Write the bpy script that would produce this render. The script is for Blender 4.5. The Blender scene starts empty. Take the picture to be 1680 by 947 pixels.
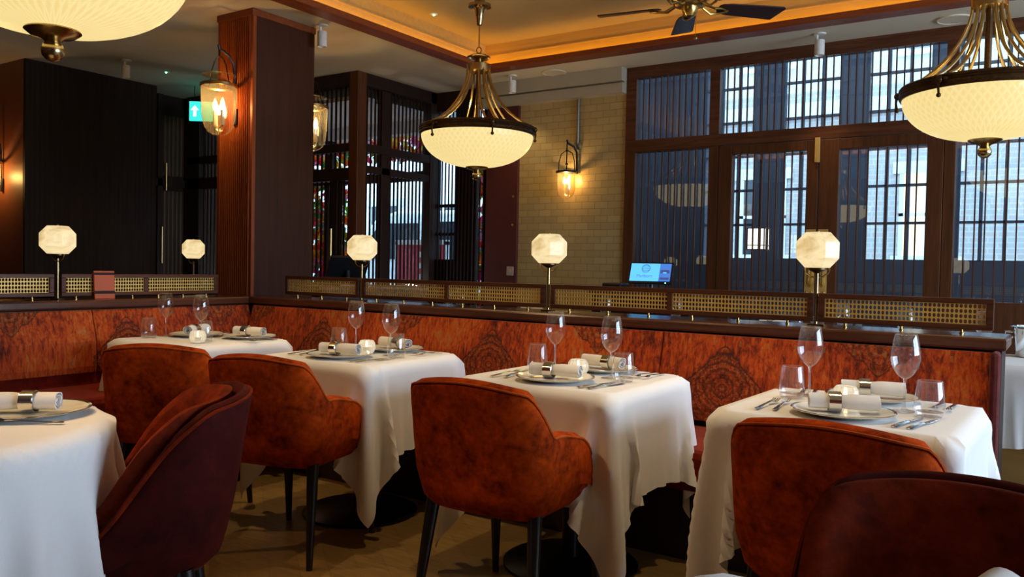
import bpy, bmesh, math, random
import numpy as np
from math import pi, sin, cos, radians as R, sqrt
from mathutils import Matrix, Vector
random.seed(5)
SC = bpy.context.scene
COL = SC.collection

# ------------------------------------------------------------------ mesh helpers
class MB:
    def __init__(s): s.v = []; s.f = []
    def box(s, x0, y0, z0, x1, y1, z1, m=None):
        b = len(s.v)
        P = [(x0,y0,z0),(x1,y0,z0),(x1,y1,z0),(x0,y1,z0),(x0,y0,z1),(x1,y0,z1),(x1,y1,z1),(x0,y1,z1)]
        s.v += [tuple(m @ Vector(p)) for p in P] if m else P
        s.f += [tuple(b+i for i in q) for q in ((0,3,2,1),(4,5,6,7),(0,1,5,4),(1,2,6,5),(2,3,7,6),(3,0,4,7))]
        return s
    def loft(s, rings, closed=True, cap=True, loop=False):
        b = len(s.v); n = len(rings[0]); k = len(rings)
        for r in rings: s.v += [tuple(p) for p in r]
        for i in range(k if loop else k-1):
            i2 = (i+1) % k
            for j in range(n if closed else n-1):
                j2 = (j+1) % n
                s.f.append((b+i*n+j, b+i*n+j2, b+i2*n+j2, b+i2*n+j))
        if cap and not loop and closed:
            s.f.append(tuple(b+j for j in range(n))[::-1]); s.f.append(tuple(b+(k-1)*n+j for j in range(n)))
        return s
    def lathe(s, prof, n=24, c=(0,0,0), ph=0.0, cap=False, twist=None):
        rings = []
        for (r, z) in prof:
            a0 = ph
            rings.append([(c[0]+r*cos(a0+2*pi*j/n), c[1]+r*sin(a0+2*pi*j/n), c[2]+z) for j in range(n)])
        return s.loft(rings, True, cap)
    def tube(s, pts, r, n=8, cap=True, loop=False):
        pts = [Vector(p) for p in pts]; k = len(pts)
        rr = r if isinstance(r, (list, tuple)) else [r]*k
        rings = []; prev = None
        for i, p in enumerate(pts):
            if loop: t = pts[(i+1) % k]-pts[i-1]
            else: t = pts[min(i+1, k-1)]-pts[max(i-1, 0)]
            t.normalize()
            if prev is None:
                u = Vector((0,0,1)) if abs(t.z) < .9 else Vector((1,0,0))
                u = (u-t*u.dot(t)).normalized()
            else:
                u = (prev-t*prev.dot(t)).normalized()
            prev = u; w = t.cross(u)
            rings.append([p+(u*cos(2*pi*j/n)+w*sin(2*pi*j/n))*rr[i] for j in range(n)])
        return s.loft(rings, True, cap, loop)
    def prism(s, poly, z0, z1, m=None):
        a = [(x,y,z0) for x,y in poly]; b = [(x,y,z1) for x,y in poly]
        if m: a = [m @ Vector(p) for p in a]; b = [m @ Vector(p) for p in b]
        return s.loft([a, b])
    def ball(s, c, r, n=12, k=8, sz=1.0):
        return s.lathe([(max(r*sin(pi*i/k), 1e-4), -r*sz*cos(pi*i/k)) for i in range(k+1)], n, c)
    def build(s, name, mat, parent=None, smooth=False, bevel=0, sub=0, loc=None, rot=None, ang=38):
        me = bpy.data.meshes.new(name)
        me.from_pydata([tuple(p) for p in s.v], [], s.f)
        bm = bmesh.new(); bm.from_mesh(me)
        bmesh.ops.recalc_face_normals(bm, faces=bm.faces)
        bm.to_mesh(me); bm.free()
        me.materials.append(M[mat] if isinstance(mat, str) else mat)
        if smooth:
            me.polygons.foreach_set('use_smooth', [True]*len(me.polygons))
            if ang < 179: me.set_sharp_from_angle(angle=R(ang))
        o = bpy.data.objects.new(name, me); COL.objects.link(o)
        if parent: o.parent = parent
        if loc: o.location = loc
        if rot: o.rotation_euler = rot
        if bevel:
            b = o.modifiers.new('bevel', 'BEVEL'); b.width = bevel; b.segments = 2; b.limit_method = 'ANGLE'
        if sub:
            b = o.modifiers.new('sub', 'SUBSURF'); b.levels = sub; b.render_levels = sub
        return o

def thing(name, label, cat, loc=(0,0,0), rz=0, group=None):
    o = bpy.data.objects.new(name, None); COL.objects.link(o)
    o.empty_display_size = .05
    o.location = loc; o.rotation_euler = (0,0,rz)
    return tag(o, label, cat, group)
def tag(o, label=None, cat=None, group=None, kind=None):
    if label: o['label'] = label
    if cat: o['category'] = cat
    if group: o['group'] = group
    if kind: o['kind'] = kind
    return o
def kids(o): return [c for c in list(bpy.data.objects) if c.parent == o]
def struct(o, label=None): 
    o['kind'] = 'structure'
    if label: o['label'] = label
    return o
def sroot(name, label=None, loc=(0,0,0)):
    o = bpy.data.objects.new(name, None); COL.objects.link(o); o.location = loc
    return struct(o, label)
TREE = {}
def dup(root, loc, rz, label, group=None, cat=None):
    def cp(o, par):
        c = o.copy(); COL.objects.link(c)
        if par: c.parent = par
        for ch in TREE.setdefault(o.name, kids(o)): cp(ch, c)
        return c
    r = cp(root, None)
    r.location = loc; r.rotation_euler = (0,0,rz); r['label'] = label
    if group: r['group'] = group
    return r

# ------------------------------------------------------------------ materials
M = {}
class NT:
    def __init__(s, name):
        m = bpy.data.materials.new(name); m.use_nodes = True; s.m = m; s.t = m.node_tree
        s.t.nodes.clear(); s.out = s.n('ShaderNodeOutputMaterial')
        M[name] = m
    def n(s, typ, **kw):
        nd = s.t.nodes.new(typ)
        for k, v in kw.items():
            if k.startswith('_'): setattr(nd, k[1:], v)
            else: s.set(nd.inputs[k.replace('__', ' ')], v)
        return nd
    def set(s, sock, v):
        if isinstance(v, bpy.types.NodeSocket): s.t.links.new(v, sock)
        else: sock.default_value = v
    def math(s, op, a, b=None, c=None, clamp=False):
        nd = s.t.nodes.new('ShaderNodeMath'); nd.operation = op; nd.use_clamp = clamp
        for i, x in enumerate((a, b, c)):
            if x is not None: s.set(nd.inputs[i], x)
        return nd.outputs[0]
    def ramp(s, fac, stops, interp='LINEAR'):
        nd = s.t.nodes.new('ShaderNodeValToRGB'); nd.color_ramp.interpolation = interp
        el = nd.color_ramp.elements
        while len(el) < len(stops): el.new(.5)
        for e, (p, c) in zip(el, stops): e.position = p; e.color = (*c, 1)
        s.set(nd.inputs[0], fac); return nd.outputs[0]
    def mix(s, fac, a, b, blend='MIX'):
        nd = s.t.nodes.new('ShaderNodeMix'); nd.data_type = 'RGBA'; nd.blend_type = blend
        s.set(nd.inputs[0], fac)
        for i, x in ((6, a), (7, b)):
            s.set(nd.inputs[i], (*x, 1) if isinstance(x, tuple) and len(x) == 3 else x)
        return nd.outputs[2]
    def coord(s, which='Object', scale=(1,1,1), rot=(0,0,0), loc=(0,0,0)):
        tc = s.t.nodes.new('ShaderNodeTexCoord')
        mp = s.n('ShaderNodeMapping', Vector=tc.outputs[which], Scale=scale, Rotation=rot, Location=loc)
        return mp.outputs[0]
    def noise(s, vec, scale, detail=4, rough=.55, dist=0):
        nd = s.n('ShaderNodeTexNoise', Vector=vec, Scale=scale, Detail=detail, Roughness=rough, Distortion=dist)
        return nd.outputs[0]
    def bump(s, h, strength=.3, dist=.01):
        return s.n('ShaderNodeBump', Height=h, Strength=strength, Distance=dist).outputs[0]
    def bsdf(s, **kw):
        nd = s.n('ShaderNodeBsdfPrincipled')
        for k, v in kw.items():
            k = k.replace('__', ' ')
            if isinstance(v, tuple) and len(v) == 3 and k in ('Base Color', 'Emission Color', 'Sheen Tint', 'Specular Tint'): v = (*v, 1)
            s.set(nd.inputs[k], v)
        s.t.links.new(nd.outputs[0], s.out.inputs[0]); return nd

def plain(name, col, rough=.5, metal=0, var=.12, scale=30, bump=0, **kw):
    t = NT(name); v = t.coord()
    nz = t.noise(v, scale, 3)
    c = t.ramp(nz, [(.25, tuple(x*(1-var) for x in col)), (.75, tuple(min(1, x*(1+var)) for x in col))])
    d = dict(Base__Color=c, Roughness=rough, Metallic=metal, **kw)
    if bump: d['Normal'] = t.bump(nz, bump, .004)
    t.bsdf(**d); return t

def wood(name, dark, light, axis='z', rough=.4, scale=1.0, coat=0.0):
    t = NT(name)
    sc = {'x': (.7,12,12), 'y': (12,.7,12), 'z': (12,12,.7)}[axis]
    v = t.coord(scale=tuple(x*scale for x in sc))
    a = t.noise(v, 2.2, 6, .65, .6); b = t.noise(v, 9, 4, .6)
    f = t.math('ADD', t.math('MULTIPLY', a, .7), t.math('MULTIPLY', b, .3))
    c = t.ramp(f, [(.3, dark), (.7, light)])
    t.bsdf(Base__Color=c, Roughness=t.math('ADD', t.math('MULTIPLY', b, .15), rough-.07), Normal=t.bump(f, .12, .003), Coat__Weight=coat, Specular__IOR__Level=.22, Coat__Roughness=.2)
    return t

def emis(name, col, strength, vein=None, scale=6):
    t = NT(name)
    if vein:
        v = t.coord(scale=(1,1,2.2))
        f = t.noise(v, scale, 6, .6, 1.6)
        c = t.ramp(f, [(.32, vein), (.55, col)])
    else: c = (*col, 1)
    t.bsdf(Base__Color=(.2,.19,.15), Roughness=.35, Emission__Color=c, Emission__Strength=strength)
    return t

# woods and walls
wood('walnut', (.045,.014,.005), (.13,.043,.014), 'z', .45)
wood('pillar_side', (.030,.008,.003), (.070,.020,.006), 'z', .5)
wood('walnut_x', (.045,.014,.007), (.16,.055,.024), 'x', .32)
wood('walnut_y', (.045,.014,.007), (.16,.055,.024), 'y', .32)
wood('ledge_wood', (.05,.016,.008), (.14,.05,.024), 'x', .2, coat=.5)
wood('ledge_wood_y', (.05,.016,.008), (.14,.05,.024), 'y', .2, coat=.5)
wood('dark_wood', (.012,.006,.004), (.035,.016,.01), 'z', .45)
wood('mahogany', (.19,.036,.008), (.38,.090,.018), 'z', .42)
wood('mahogany_x', (.16,.035,.010), (.28,.07,.02), 'x', .4)
wood('mahogany_y', (.16,.035,.010), (.28,.07,.02), 'y', .4)
wood('fascia_wood', (.5,.30,.08), (.62,.38,.12), 'x', .5)
wood('fan_wood', (.018,.009,.01), (.05,.022,.02), 'x', .35)
plain('black_leg', (.008,.006,.006), .35)
plain('black_metal', (.01,.01,.011), .35, .6)
plain('black_plastic', (.012,.012,.014), .3)
plain('ceiling_paint', (.68,.60,.45), .9, var=.03, scale=3)
plain('ceiling_paint_shaded', (.42,.36,.25), .9, var=.03, scale=3)  # ceiling paint for the bulkhead, shade put into the colour to offset lamplight
plain('coffer_paint', (.46,.33,.16), .9, var=.04, scale=2)
plain('white_fitting', (.75,.73,.68), .4)
plain('red_paint', (.085,.014,.012), .5, var=.15, scale=8)
plain('left_red', (.22,.075,.035), .42, var=.1, scale=3)
plain('grey_paint', (.10,.12,.16), .8, var=.08, scale=3)
plain('plaster_white', (.7,.7,.7), .9, var=.03)
plain('cloth', (.80,.77,.74), .85, var=.015, scale=200, bump=.08, Sheen__Weight=.15)
plain('napkin', (.82,.79,.75), .9, var=.02, scale=250, bump=.15)
plain('china', (.80,.77,.68), .12, var=.01)
plain('silver', (.75,.72,.66), .12, 1, var=.02)
plain('brass', (.62,.40,.12), .25, 1, var=.1, scale=15)
plain('lattice_gold', (.80,.50,.12), .4, .25, var=.1, scale=15)
plain('door_brass', (.72,.47,.14), .35, .5, var=.1, scale=15)
plain('brass_satin', (.55,.38,.14), .38, 1, var=.08)
plain('bronze', (.10,.055,.025), .35, .9, var=.35, scale=60)
plain('antique_brass', (.48,.34,.15), .22, 1, var=.2, scale=25)
plain('pewter', (.30,.29,.27), .35, .8)
plain('chrome', (.8,.8,.8), .08, 1, var=.01)
plain('wax', (.8,.75,.6), .5)
plain('switch_plate', (.45,.36,.28), .5)
plain('orange_card', (.55,.10,.025), .55, var=.05)
plain('elastic', (.02,.01,.01), .8)
plain('tarmac', (.16,.16,.17), .9, scale=80)
plain('van_white', (.85,.86,.88), .3)
plain('van_glass', (.02,.03,.04), .05)
plain('rubber', (.01,.01,.01), .8)
plain('sign_red', (.6,.05,.09), .5)
plain('stone_white', (.72,.72,.72), .8)
plain('pink_render', (.80,.68,.68), .9, var=.05, scale=1)
plain('leaf', (.05,.12,.02), .6, var=.4, scale=20)

# velvets
def velvet(name, lo, hi, sheen, tint):
    t = NT(name); v = t.coord()
    a = t.noise(v, 9, 5, .65, .5); b = t.noise(v, 42, 3, .6)
    f = t.math('ADD', t.math('MULTIPLY', a, .68), t.math('MULTIPLY', b, .32))
    c = t.ramp(f, [(.33, lo), (.5, tuple((x*.45+y*.55) for x, y in zip(lo, hi))), (.62, hi)])
    weave = t.noise(t.coord(scale=(1,1,1)), 600, 1)
    t.bsdf(Base__Color=c, Roughness=.75, Sheen__Weight=sheen, Sheen__Roughness=.35, Sheen__Tint=tint, Specular__IOR__Level=.06,
           Normal=t.bump(t.math('ADD', weave, t.math('MULTIPLY', a, 2)), .25, .004))
velvet('orange_velvet', (.09,.006,.001), (.58,.066,.003), .06, (1,.30,.05))
velvet('orange_piping', (.30,.04,.005), (.55,.09,.012), .5, (1,.4,.1))
velvet('rust_velvet', (.022,.003,.003), (.062,.006,.004), .12, (1,.2,.1))
velvet('rust_cushion', (.05,.005,.002), (.19,.019,.003), .10, (1,.3,.1))
velvet('seat_velvet', (.10,.008,.004), (.22,.02,.008), .3, (1,.3,.15))
velvet('pink_velvet', (.05,.012,.012), (.13,.028,.026), .3, (1,.5,.5))

# patterned banquette fabric: mirrored ornamental medallions
def damask():
    t = NT('damask'); tc = t.t.nodes.new('ShaderNodeTexCoord')
    sp = t.n('ShaderNodeSeparateXYZ', Vector=tc.outputs['Object'])
    x, z = sp.outputs[0], sp.outputs[2]
    P = 1.292
    u = t.math('PINGPONG', t.math('ADD', x, 40*P), P/2)
    cv = t.n('ShaderNodeCombineXYZ', X=u, Y=0.0, Z=z).outputs[0]
    n1 = t.noise(cv, 14, 3, .6); n2 = t.noise(cv, 60, 4, .65, 1.0)
    wob = t.math('MULTIPLY', t.math('SUBTRACT', n1, .5), .10)
    slope = t.math('ADD', t.math('MULTIPLY', t.math('MAXIMUM', t.math('SUBTRACT', z, .63), 0), .95), t.math('MULTIPLY', t.math('MAXIMUM', t.math('SUBTRACT', .60, z), 0), .9))
    d1 = t.math('SUBTRACT', t.math('ADD', t.math('ADD', u, slope), wob), .212)
    d2 = t.math('ADD', t.math('ADD', t.math('SUBTRACT', P/2, u), t.math('MULTIPLY', t.math('SUBTRACT', .915, z), 1.15)), wob)
    d2 = t.math('SUBTRACT', d2, .175)
    def line(d, w): return t.math('SUBTRACT', 1, t.math('DIVIDE', t.math('ABSOLUTE', d), w), clamp=True)
    outl = t.math('MAXIMUM', line(d1, .010), line(d2, .009))
    outl = t.math('MAXIMUM', outl, t.math('MULTIPLY', line(t.math('ADD', d1, .035), .006), .8))
    outl = t.math('MAXIMUM', outl, t.math('MULTIPLY', line(t.math('SUBTRACT', d1, .13), .008), .45))
    inside = t.math('MAXIMUM', t.math('LESS_THAN', d1, 0), t.math('LESS_THAN', d2, 0))
    # rings of ornament around the medallion heart
    rr = t.math('SQRT', t.math('ADD', t.math('POWER', u, 2), t.math('POWER', t.math('SUBTRACT', z, .66), 2)))
    rings = t.math('SINE', t.math('ADD', t.math('MULTIPLY', rr, 190), t.math('MULTIPLY', n1, 9)))
    vor = t.n('ShaderNodeTexVoronoi', Vector=cv, Scale=38.0, Randomness=.8, _feature='DISTANCE_TO_EDGE').outputs[0]
    vl = t.math('SUBTRACT', 1, t.math('MULTIPLY', vor, 7), clamp=True)
    streak = t.noise(t.coord('Object', (60, 60, 11)), 1.0, 6, .72, .5)
    big = t.noise(t.coord('Object', (3, 3, 2)), 1.0, 4, .6)
    base = t.ramp(t.math('ADD', t.math('MULTIPLY', streak, .6), t.math('MULTIPLY', big, .4)),
                  [(.38, (.06,.012,.007)), (.45, (.26,.030,.008)), (.52, (.50,.066,.009)), (.58, (.56,.12,.015)), (.66, (.36,.20,.08))])
    orn = t.ramp(n2, [(.38, (.03,.008,.006)), (.46, (.20,.026,.008)), (.53, (.46,.07,.010)), (.62, (.42,.20,.06))])
    fac = t.math('MULTIPLY', inside, .55)
    c = t.mix(fac, base, orn)
    c = t.mix(t.math('MULTIPLY', t.math('MULTIPLY', inside, t.math('GREATER_THAN', rings, .55)), .5), c, (.03,.010,.008))
    c = t.mix(t.math('MULTIPLY', vl, t.math('ADD', t.math('MULTIPLY', inside, .3), .14)), c, (.05,.012,.008))
    c = t.mix(t.math('MULTIPLY', outl, .85), c, (.03,.010,.010))
    # little repeated motif along the top edge
    m = t.math('PINGPONG', t.math('ADD', x, 40*P), .06)
    top = t.math('MULTIPLY', t.math('LESS_THAN', t.math('ABSOLUTE', t.math('SUBTRACT', z, .86)), .012), t.math('LESS_THAN', m, .005))
    c = t.mix(t.math('MULTIPLY', top, .3), c, (.42,.26,.07))
    t.bsdf(Base__Color=c, Roughness=.8, Sheen__Weight=.2, Sheen__Tint=(1,.5,.2), Specular__IOR__Level=.2, Normal=t.bump(streak, .2, .003))
damask()

# tile, floor, fluted panels
def tiles():
    t = NT('glazed_tile'); tc = t.t.nodes.new('ShaderNodeTexCoord')
    sp = t.n('ShaderNodeSeparateXYZ', Vector=tc.outputs['Object'])
    v = t.n('ShaderNodeCombineXYZ', X=sp.outputs[0], Y=sp.outputs[2], Z=0.0).outputs[0]
    b = t.n('ShaderNodeTexBrick', Vector=v, Color1=(.50,.375,.16,1), Color2=(.41,.30,.125,1), Mortar=(.20,.15,.08,1), Scale=1.0, Mortar__Size=.0022, Mortar__Smooth=.1, Brick__Width=.135, Row__Height=.0645)
    b.offset = .5
    nz = t.noise(v, 6, 3)
    c = t.mix(t.math('MULTIPLY', nz, .35), b.outputs[0], (.34,.24,.10))
    t.bsdf(Base__Color=c, Roughness=.32, Normal=t.bump(t.math('SUBTRACT', 1, b.outputs[1]), .4, .003))
tiles()
def parquet():
    t = NT('parquet'); v = t.coord(rot=(0,0,R(38)))
    b = t.n('ShaderNodeTexBrick', Vector=v, Color1=(.23,.125,.034,1), Color2=(.15,.08,.021,1), Mortar=(.05,.028,.012,1), Scale=1.0, Mortar__Size=.0015, Brick__Width=.62, Row__Height=.11)
    g = t.noise(t.coord(scale=(2,22,1), rot=(0,0,R(38))), 3, 6, .65, .4)
    c = t.mix(.6, b.outputs[0], t.ramp(g, [(.3, (.08,.045,.012)), (.7, (.26,.145,.04))]))
    t.bsdf(Base__Color=c, Roughness=.38, Normal=t.bump(g, .06, .002))
parquet()
def fluted(name, c1, c2, pitch, axis, rough=.35, strength=.9):
    t = NT(name); tc = t.t.nodes.new('ShaderNodeTexCoord')
    sp = t.n('ShaderNodeSeparateXYZ', Vector=tc.outputs['Object'])
    a = sp.outputs['XYZ'.index(axis)]
    w = t.math('ABSOLUTE', t.math('SINE', t.math('MULTIPLY', a, pi/pitch)))
    g = t.noise(t.coord(scale=(10,10,.8)), 2, 5, .65, .4)
    c = t.ramp(g, [(.3, c1), (.7, c2)])
    t.bsdf(Base__Color=c, Roughness=rough, Specular__IOR__Level=.12, Normal=t.bump(w, strength, pitch*.35))
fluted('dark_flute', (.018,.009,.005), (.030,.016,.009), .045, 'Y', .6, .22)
fluted('cabinet_flute', (.05,.028,.014), (.075,.042,.02), .05, 'Y', .4, .4)
fluted('oak_flute', (.30,.17,.07), (.42,.25,.11), .02, 'X', .4)

# exterior brick
def brick():
    t = NT('brick'); tc = t.t.nodes.new('ShaderNodeTexCoord')
    sp = t.n('ShaderNodeSeparateXYZ', Vector=tc.outputs['Object'])
    v = t.n('ShaderNodeCombineXYZ', X=sp.outputs[0], Y=sp.outputs[2], Z=0.0).outputs[0]
    b = t.n('ShaderNodeTexBrick', Vector=v, Color1=(.46,.34,.30,1), Color2=(.40,.36,.34,1), Mortar=(.5,.48,.46,1), Scale=1.0, Mortar__Size=.012, Brick__Width=.30, Row__Height=.10)
    big = t.noise(v, .5, 2)
    c = t.mix(t.math('MULTIPLY', big, .5), b.outputs[0], (.42,.40,.40))
    t.bsdf(Base__Color=c, Roughness=.9)
brick()

# glass
def glass(name, tint, ior, rough=.0, edge=.0, base=.0, ecol=(.9,.9,.9), haze=0, pw=5):
    t = NT(name)
    lw = t.n('ShaderNodeLayerWeight', Blend=.5).outputs[1]
    f0 = ((ior-1)/(ior+1))**2
    fr = t.math('MULTIPLY_ADD', t.math('POWER', lw, pw), .95*(1-f0), f0)
    fac = t.math('ADD', fr, base, clamp=True)
    tr = t.n('ShaderNodeBsdfTransparent', Color=(*tint, 1))
    edgec = t.mix(t.math('MULTIPLY', t.math('POWER', lw, 5), edge, clamp=True), (*tint, 1), (*[x*.8 for x in ecol], 1))
    t.set(tr.inputs[0], edgec)
    gl = t.n('ShaderNodeBsdfGlossy', Color=(1,1,1,1), Roughness=rough)
    mx = t.n('ShaderNodeMixShader'); t.set(mx.inputs[0], fac)
    t.t.links.new(tr.outputs[0], mx.inputs[1]); t.t.links.new(gl.outputs[0], mx.inputs[2])
    res = mx.outputs[0]
    if haze:
        tl = t.n('ShaderNodeBsdfTranslucent', Color=(*tint, 1)); m2 = t.n('ShaderNodeMixShader'); t.set(m2.inputs[0], haze)
        t.t.links.new(res, m2.inputs[1]); t.t.links.new(tl.outputs[0], m2.inputs[2]); res = m2.outputs[0]
    t.t.links.new(res, t.out.inputs[0])
glass('crystal', (.985,.982,.978), 1.5, .02, .6, .035, haze=.03, pw=3.6)
glass('crystal_base', (.95,.945,.93), 1.5, .03, .6, .10, haze=.05, pw=4)
glass('window_glass', (.975,.985,.99), 1.5, 0, 0, .035)
glass('amber_glass', (.93,.80,.52), 1.5, .06, .7, .03, (.6,.45,.2), .07)
glass('smoke_glass', (.75,.72,.66), 1.5, .02, .6, .03)

# things that give off light
def bowl_mat():
    t = NT('bowl_glow'); tc = t.t.nodes.new('ShaderNodeTexCoord')
    sp = t.n('ShaderNodeSeparateXYZ', Vector=tc.outputs['Object'])
    a = t.math('ARCTAN2', sp.outputs[1], sp.outputs[0]); z = sp.outputs[2]
    s1 = t.math('ABSOLUTE', t.math('SINE', t.math('ADD', t.math('MULTIPLY', a, 30), t.math('MULTIPLY', z, 60))))
    s2 = t.math('ABSOLUTE', t.math('SINE', t.math('SUBTRACT', t.math('MULTIPLY', a, 30), t.math('MULTIPLY', z, 60))))
    q = t.math('MINIMUM', s1, s2)
    c = t.ramp(q, [(.0, (1,.80,.35)), (.4, (.96,.75,.31)), (.9, (.92,.70,.27))])
    t.bsdf(Base__Color=(.25,.2,.12), Roughness=.3, Emission__Color=c, Emission__Strength=.74, Normal=t.bump(q, .3, .004))
bowl_mat()
emis('alabaster_glow', (1,.80,.44), .74, (.68,.44,.16), 5)
emis('bulb_glow', (1,.72,.32), 22)
emis('flame_glow', (1,.75,.4), 9)
emis('led_orange', (1,.52,.04), 11)
emis('green_led', (.15,1,.55), 6)
emis('exit_green', (.02,.55,.50), 1.3)
emis('exit_white', (.75,1,.95), 1.3)
emis('screen_cyan', (.08,.50,.95), 1.0)
emis('screen_blue', (.01,.16,.62), .9)
emis('screen_navy', (.004,.03,.22), .8)
emis('screen_text', (.02,.16,.55), .8)
emis('lit_window', (1,.80,.45), 1.6)
emis('lantern_glow', (1,.97,.85), 1.6)
emis('spot_glow', (1,.85,.6), 1.2)
plain('votive_glass', (.9,.88,.82), .15, var=.05, scale=40, Transmission__Weight=.85, IOR=1.35, Emission__Color=(1,.85,.6,1), Emission__Strength=.13)
def petals():
    t = NT('petals'); g = t.t.nodes.new('ShaderNodeNewGeometry')
    c = t.ramp(g.outputs['Random Per Island'], [(0, (.85,.28,.02)), (.2, (.85,.55,.03)), (.38, (.80,.05,.03)), (.52, (.75,.06,.28)), (.66, (.10,.35,.10)), (.80, (.75,.45,.55)), (.9, (.35,.55,.12))], 'CONSTANT')
    b = t.bsdf(Base__Color=c, Roughness=.7); tl = t.n('ShaderNodeBsdfTranslucent', Color=c); mx = t.n('ShaderNodeMixShader'); t.set(mx.inputs[0], .7)
    t.t.links.new(b.outputs[0], mx.inputs[1]); t.t.links.new(tl.outputs[0], mx.inputs[2]); t.t.links.new(mx.outputs[0], t.out.inputs[0])
petals()
for m in M.values():
    pass

# ------------------------------------------------------------------ the camera
f_px = 1348.76; yaw, pit, rol = .5906, -.02698, .01958
cy_, sy_ = cos(yaw), sin(yaw)
fw = Vector((-sy_*cos(pit), cy_*cos(pit), sin(pit))); rt = Vector((cy_, sy_, 0)); up = rt.cross(fw)
r2 = rt*cos(rol)+up*sin(rol); u2 = -rt*sin(rol)+up*cos(rol)
cam = bpy.data.cameras.new('camera'); cam.sensor_width = 36; cam.lens = 36*f_px/1680; cam.clip_start = .05; cam.clip_end = 200
co = bpy.data.objects.new('camera', cam); COL.objects.link(co)
mw = Matrix.Identity(4)
for i in range(3): mw[i][0] = r2[i]; mw[i][1] = u2[i]; mw[i][2] = -fw[i]
mw[0][3], mw[1][3], mw[2][3] = 0, 0, 1.19
co.matrix_world = mw
SC.camera = co

# ================================================================== SETTING
HC = 3.0
CX0, CX1, CY0, CY1 = -4.41, 1.6, .2, 6.106         # coffer opening
YB = 6.79                                          # window wall
struct(MB().box(-10.2,-3.2,-.12, 3.7,6.9,0).build('floor', 'parquet'))
c = MB()
for b in ((-10.2,-3.2,CX0-.11,6.9),(CX1+.11,-3.2,3.7,6.9),(CX0-.11,-3.2,CX1+.11,CY0-.11),(CX0-.11,CY1+.11,CX1+.11,6.9)):
    c.box(b[0],b[1],HC,b[2],b[3],HC+.1)
ce = struct(c.build('ceiling', 'ceiling_paint'))
ZC = 3.22
cf = MB().box(CX0-.5,CY0-.5,ZC,CX1+.5,CY1+.5,ZC+.08)
struct(cf.build('ceiling_coffer', 'coffer_paint', ce))
# trim on the underside and the lit fascia of the coffer
tr = MB(); w = .15
tr.box(CX0-w,CY0-w,HC-.025,CX0,CY1+w,HC+.0); tr.box(CX1,CY0-w,HC-.025,CX1+w,CY1+w,HC)
struct(tr.build('trim_1', 'mahogany_y', bevel=.004))
tr = MB(); tr.box(CX0,CY1,HC-.025,CX1,CY1+w,HC); tr.box(CX0,CY0-w,HC-.025,CX1,CY0,HC)
struct(tr.build('trim_2', 'mahogany_x', bevel=.004))
e = .085; fa = MB()
for z0, z1, q in ((HC-.001,ZC,0),(HC+.112,HC+.122,.008)):
    fa.box(CX0-e-.03,CY0-e-.03,z0,CX0-e+q,CY1+e+.03,z1); fa.box(CX1+e-q,CY0-e-.03,z0,CX1+e+.03,CY1+e+.03,z1)
    fa.box(CX0-e,CY1+e-q,z0,CX1+e,CY1+e+.03,z1); fa.box(CX0-e,CY0-e-.03,z0,CX1+e,CY0-e+q,z1)
struct(fa.build('trim_3', 'fascia_wood'))
lip = MB()
lip.box(CX0-.012,CY0,HC-.004,CX0,CY1,HC+.022); lip.box(CX1,CY0,HC-.004,CX1+.012,CY1,HC+.022)
lip.box(CX0-.012,CY1,HC-.004,CX1+.012,CY1+.012,HC+.022); lip.box(CX0-.012,CY0-.012,HC-.004,CX1+.012,CY0,HC+.022)
struct(lip.build('trim_6', 'mahogany_x'))
led = MB()
led.box(CX0-.05,CY0-.05,HC+.001,CX0-.03,CY1+.05,HC+.008); led.box(CX1+.03,CY0-.05,HC+.001,CX1+.05,CY1+.05,HC+.008)
led.box(CX0-.03,CY1+.03,HC+.001,CX1+.03,CY1+.05,HC+.008); led.box(CX0-.03,CY0-.05,HC+.001,CX1+.03,CY0-.03,HC+.008)
struct(led.build('trim_4', 'led_orange'), 'orange light strip in the ceiling cove')

# back wall: tiled bay, bulkhead over it, red panel beside it
struct(MB().box(-4.49,YB,0,-3.336,YB+.15,2.80).build('wall_back', 'glazed_tile'))
struct(MB().box(-4.9,YB-.10,2.77,-3.336,YB+.15,2.86).box(-4.9,YB-.06,2.86,-3.336,YB+.15,2.875).box(-4.9,YB-.12,2.875,-3.336,YB+.15,HC).build('wall_bulkhead', 'ceiling_paint_shaded', bevel=.004))
struct(MB().box(-4.875,YB-.03,0,-4.49,YB+.15,2.77).build('wall_panel', 'red_paint', bevel=.004))
sw = thing('light_switch', 'small square beige light switch on the dark red wall panel', 'switch', (-4.556,YB-.03,1.142))
MB().box(-.04,-.012,-.045,.04,0,.045).build('face_plate', 'switch_plate', sw, bevel=.004)
MB().box(-.012,-.018,-.018,.012,-.012,.018).build('rocker', 'switch_plate', sw, bevel=.002)
for k, zz in enumerate((1.60,1.88,2.26)):
    tag(MB().lathe([(.0001,0),(.012,0),(.011,.008),(.0001,.012)], 12).build('wall_stud', 'brass_satin', None, True, loc=(-4.54,YB-.03,zz), rot=(R(90),0,0)),
        ['lowest', 'middle', 'uppermost'][k]+' of three small brass studs on the dark red wall panel', 'stud', 'studs on the red wall panel')
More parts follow.
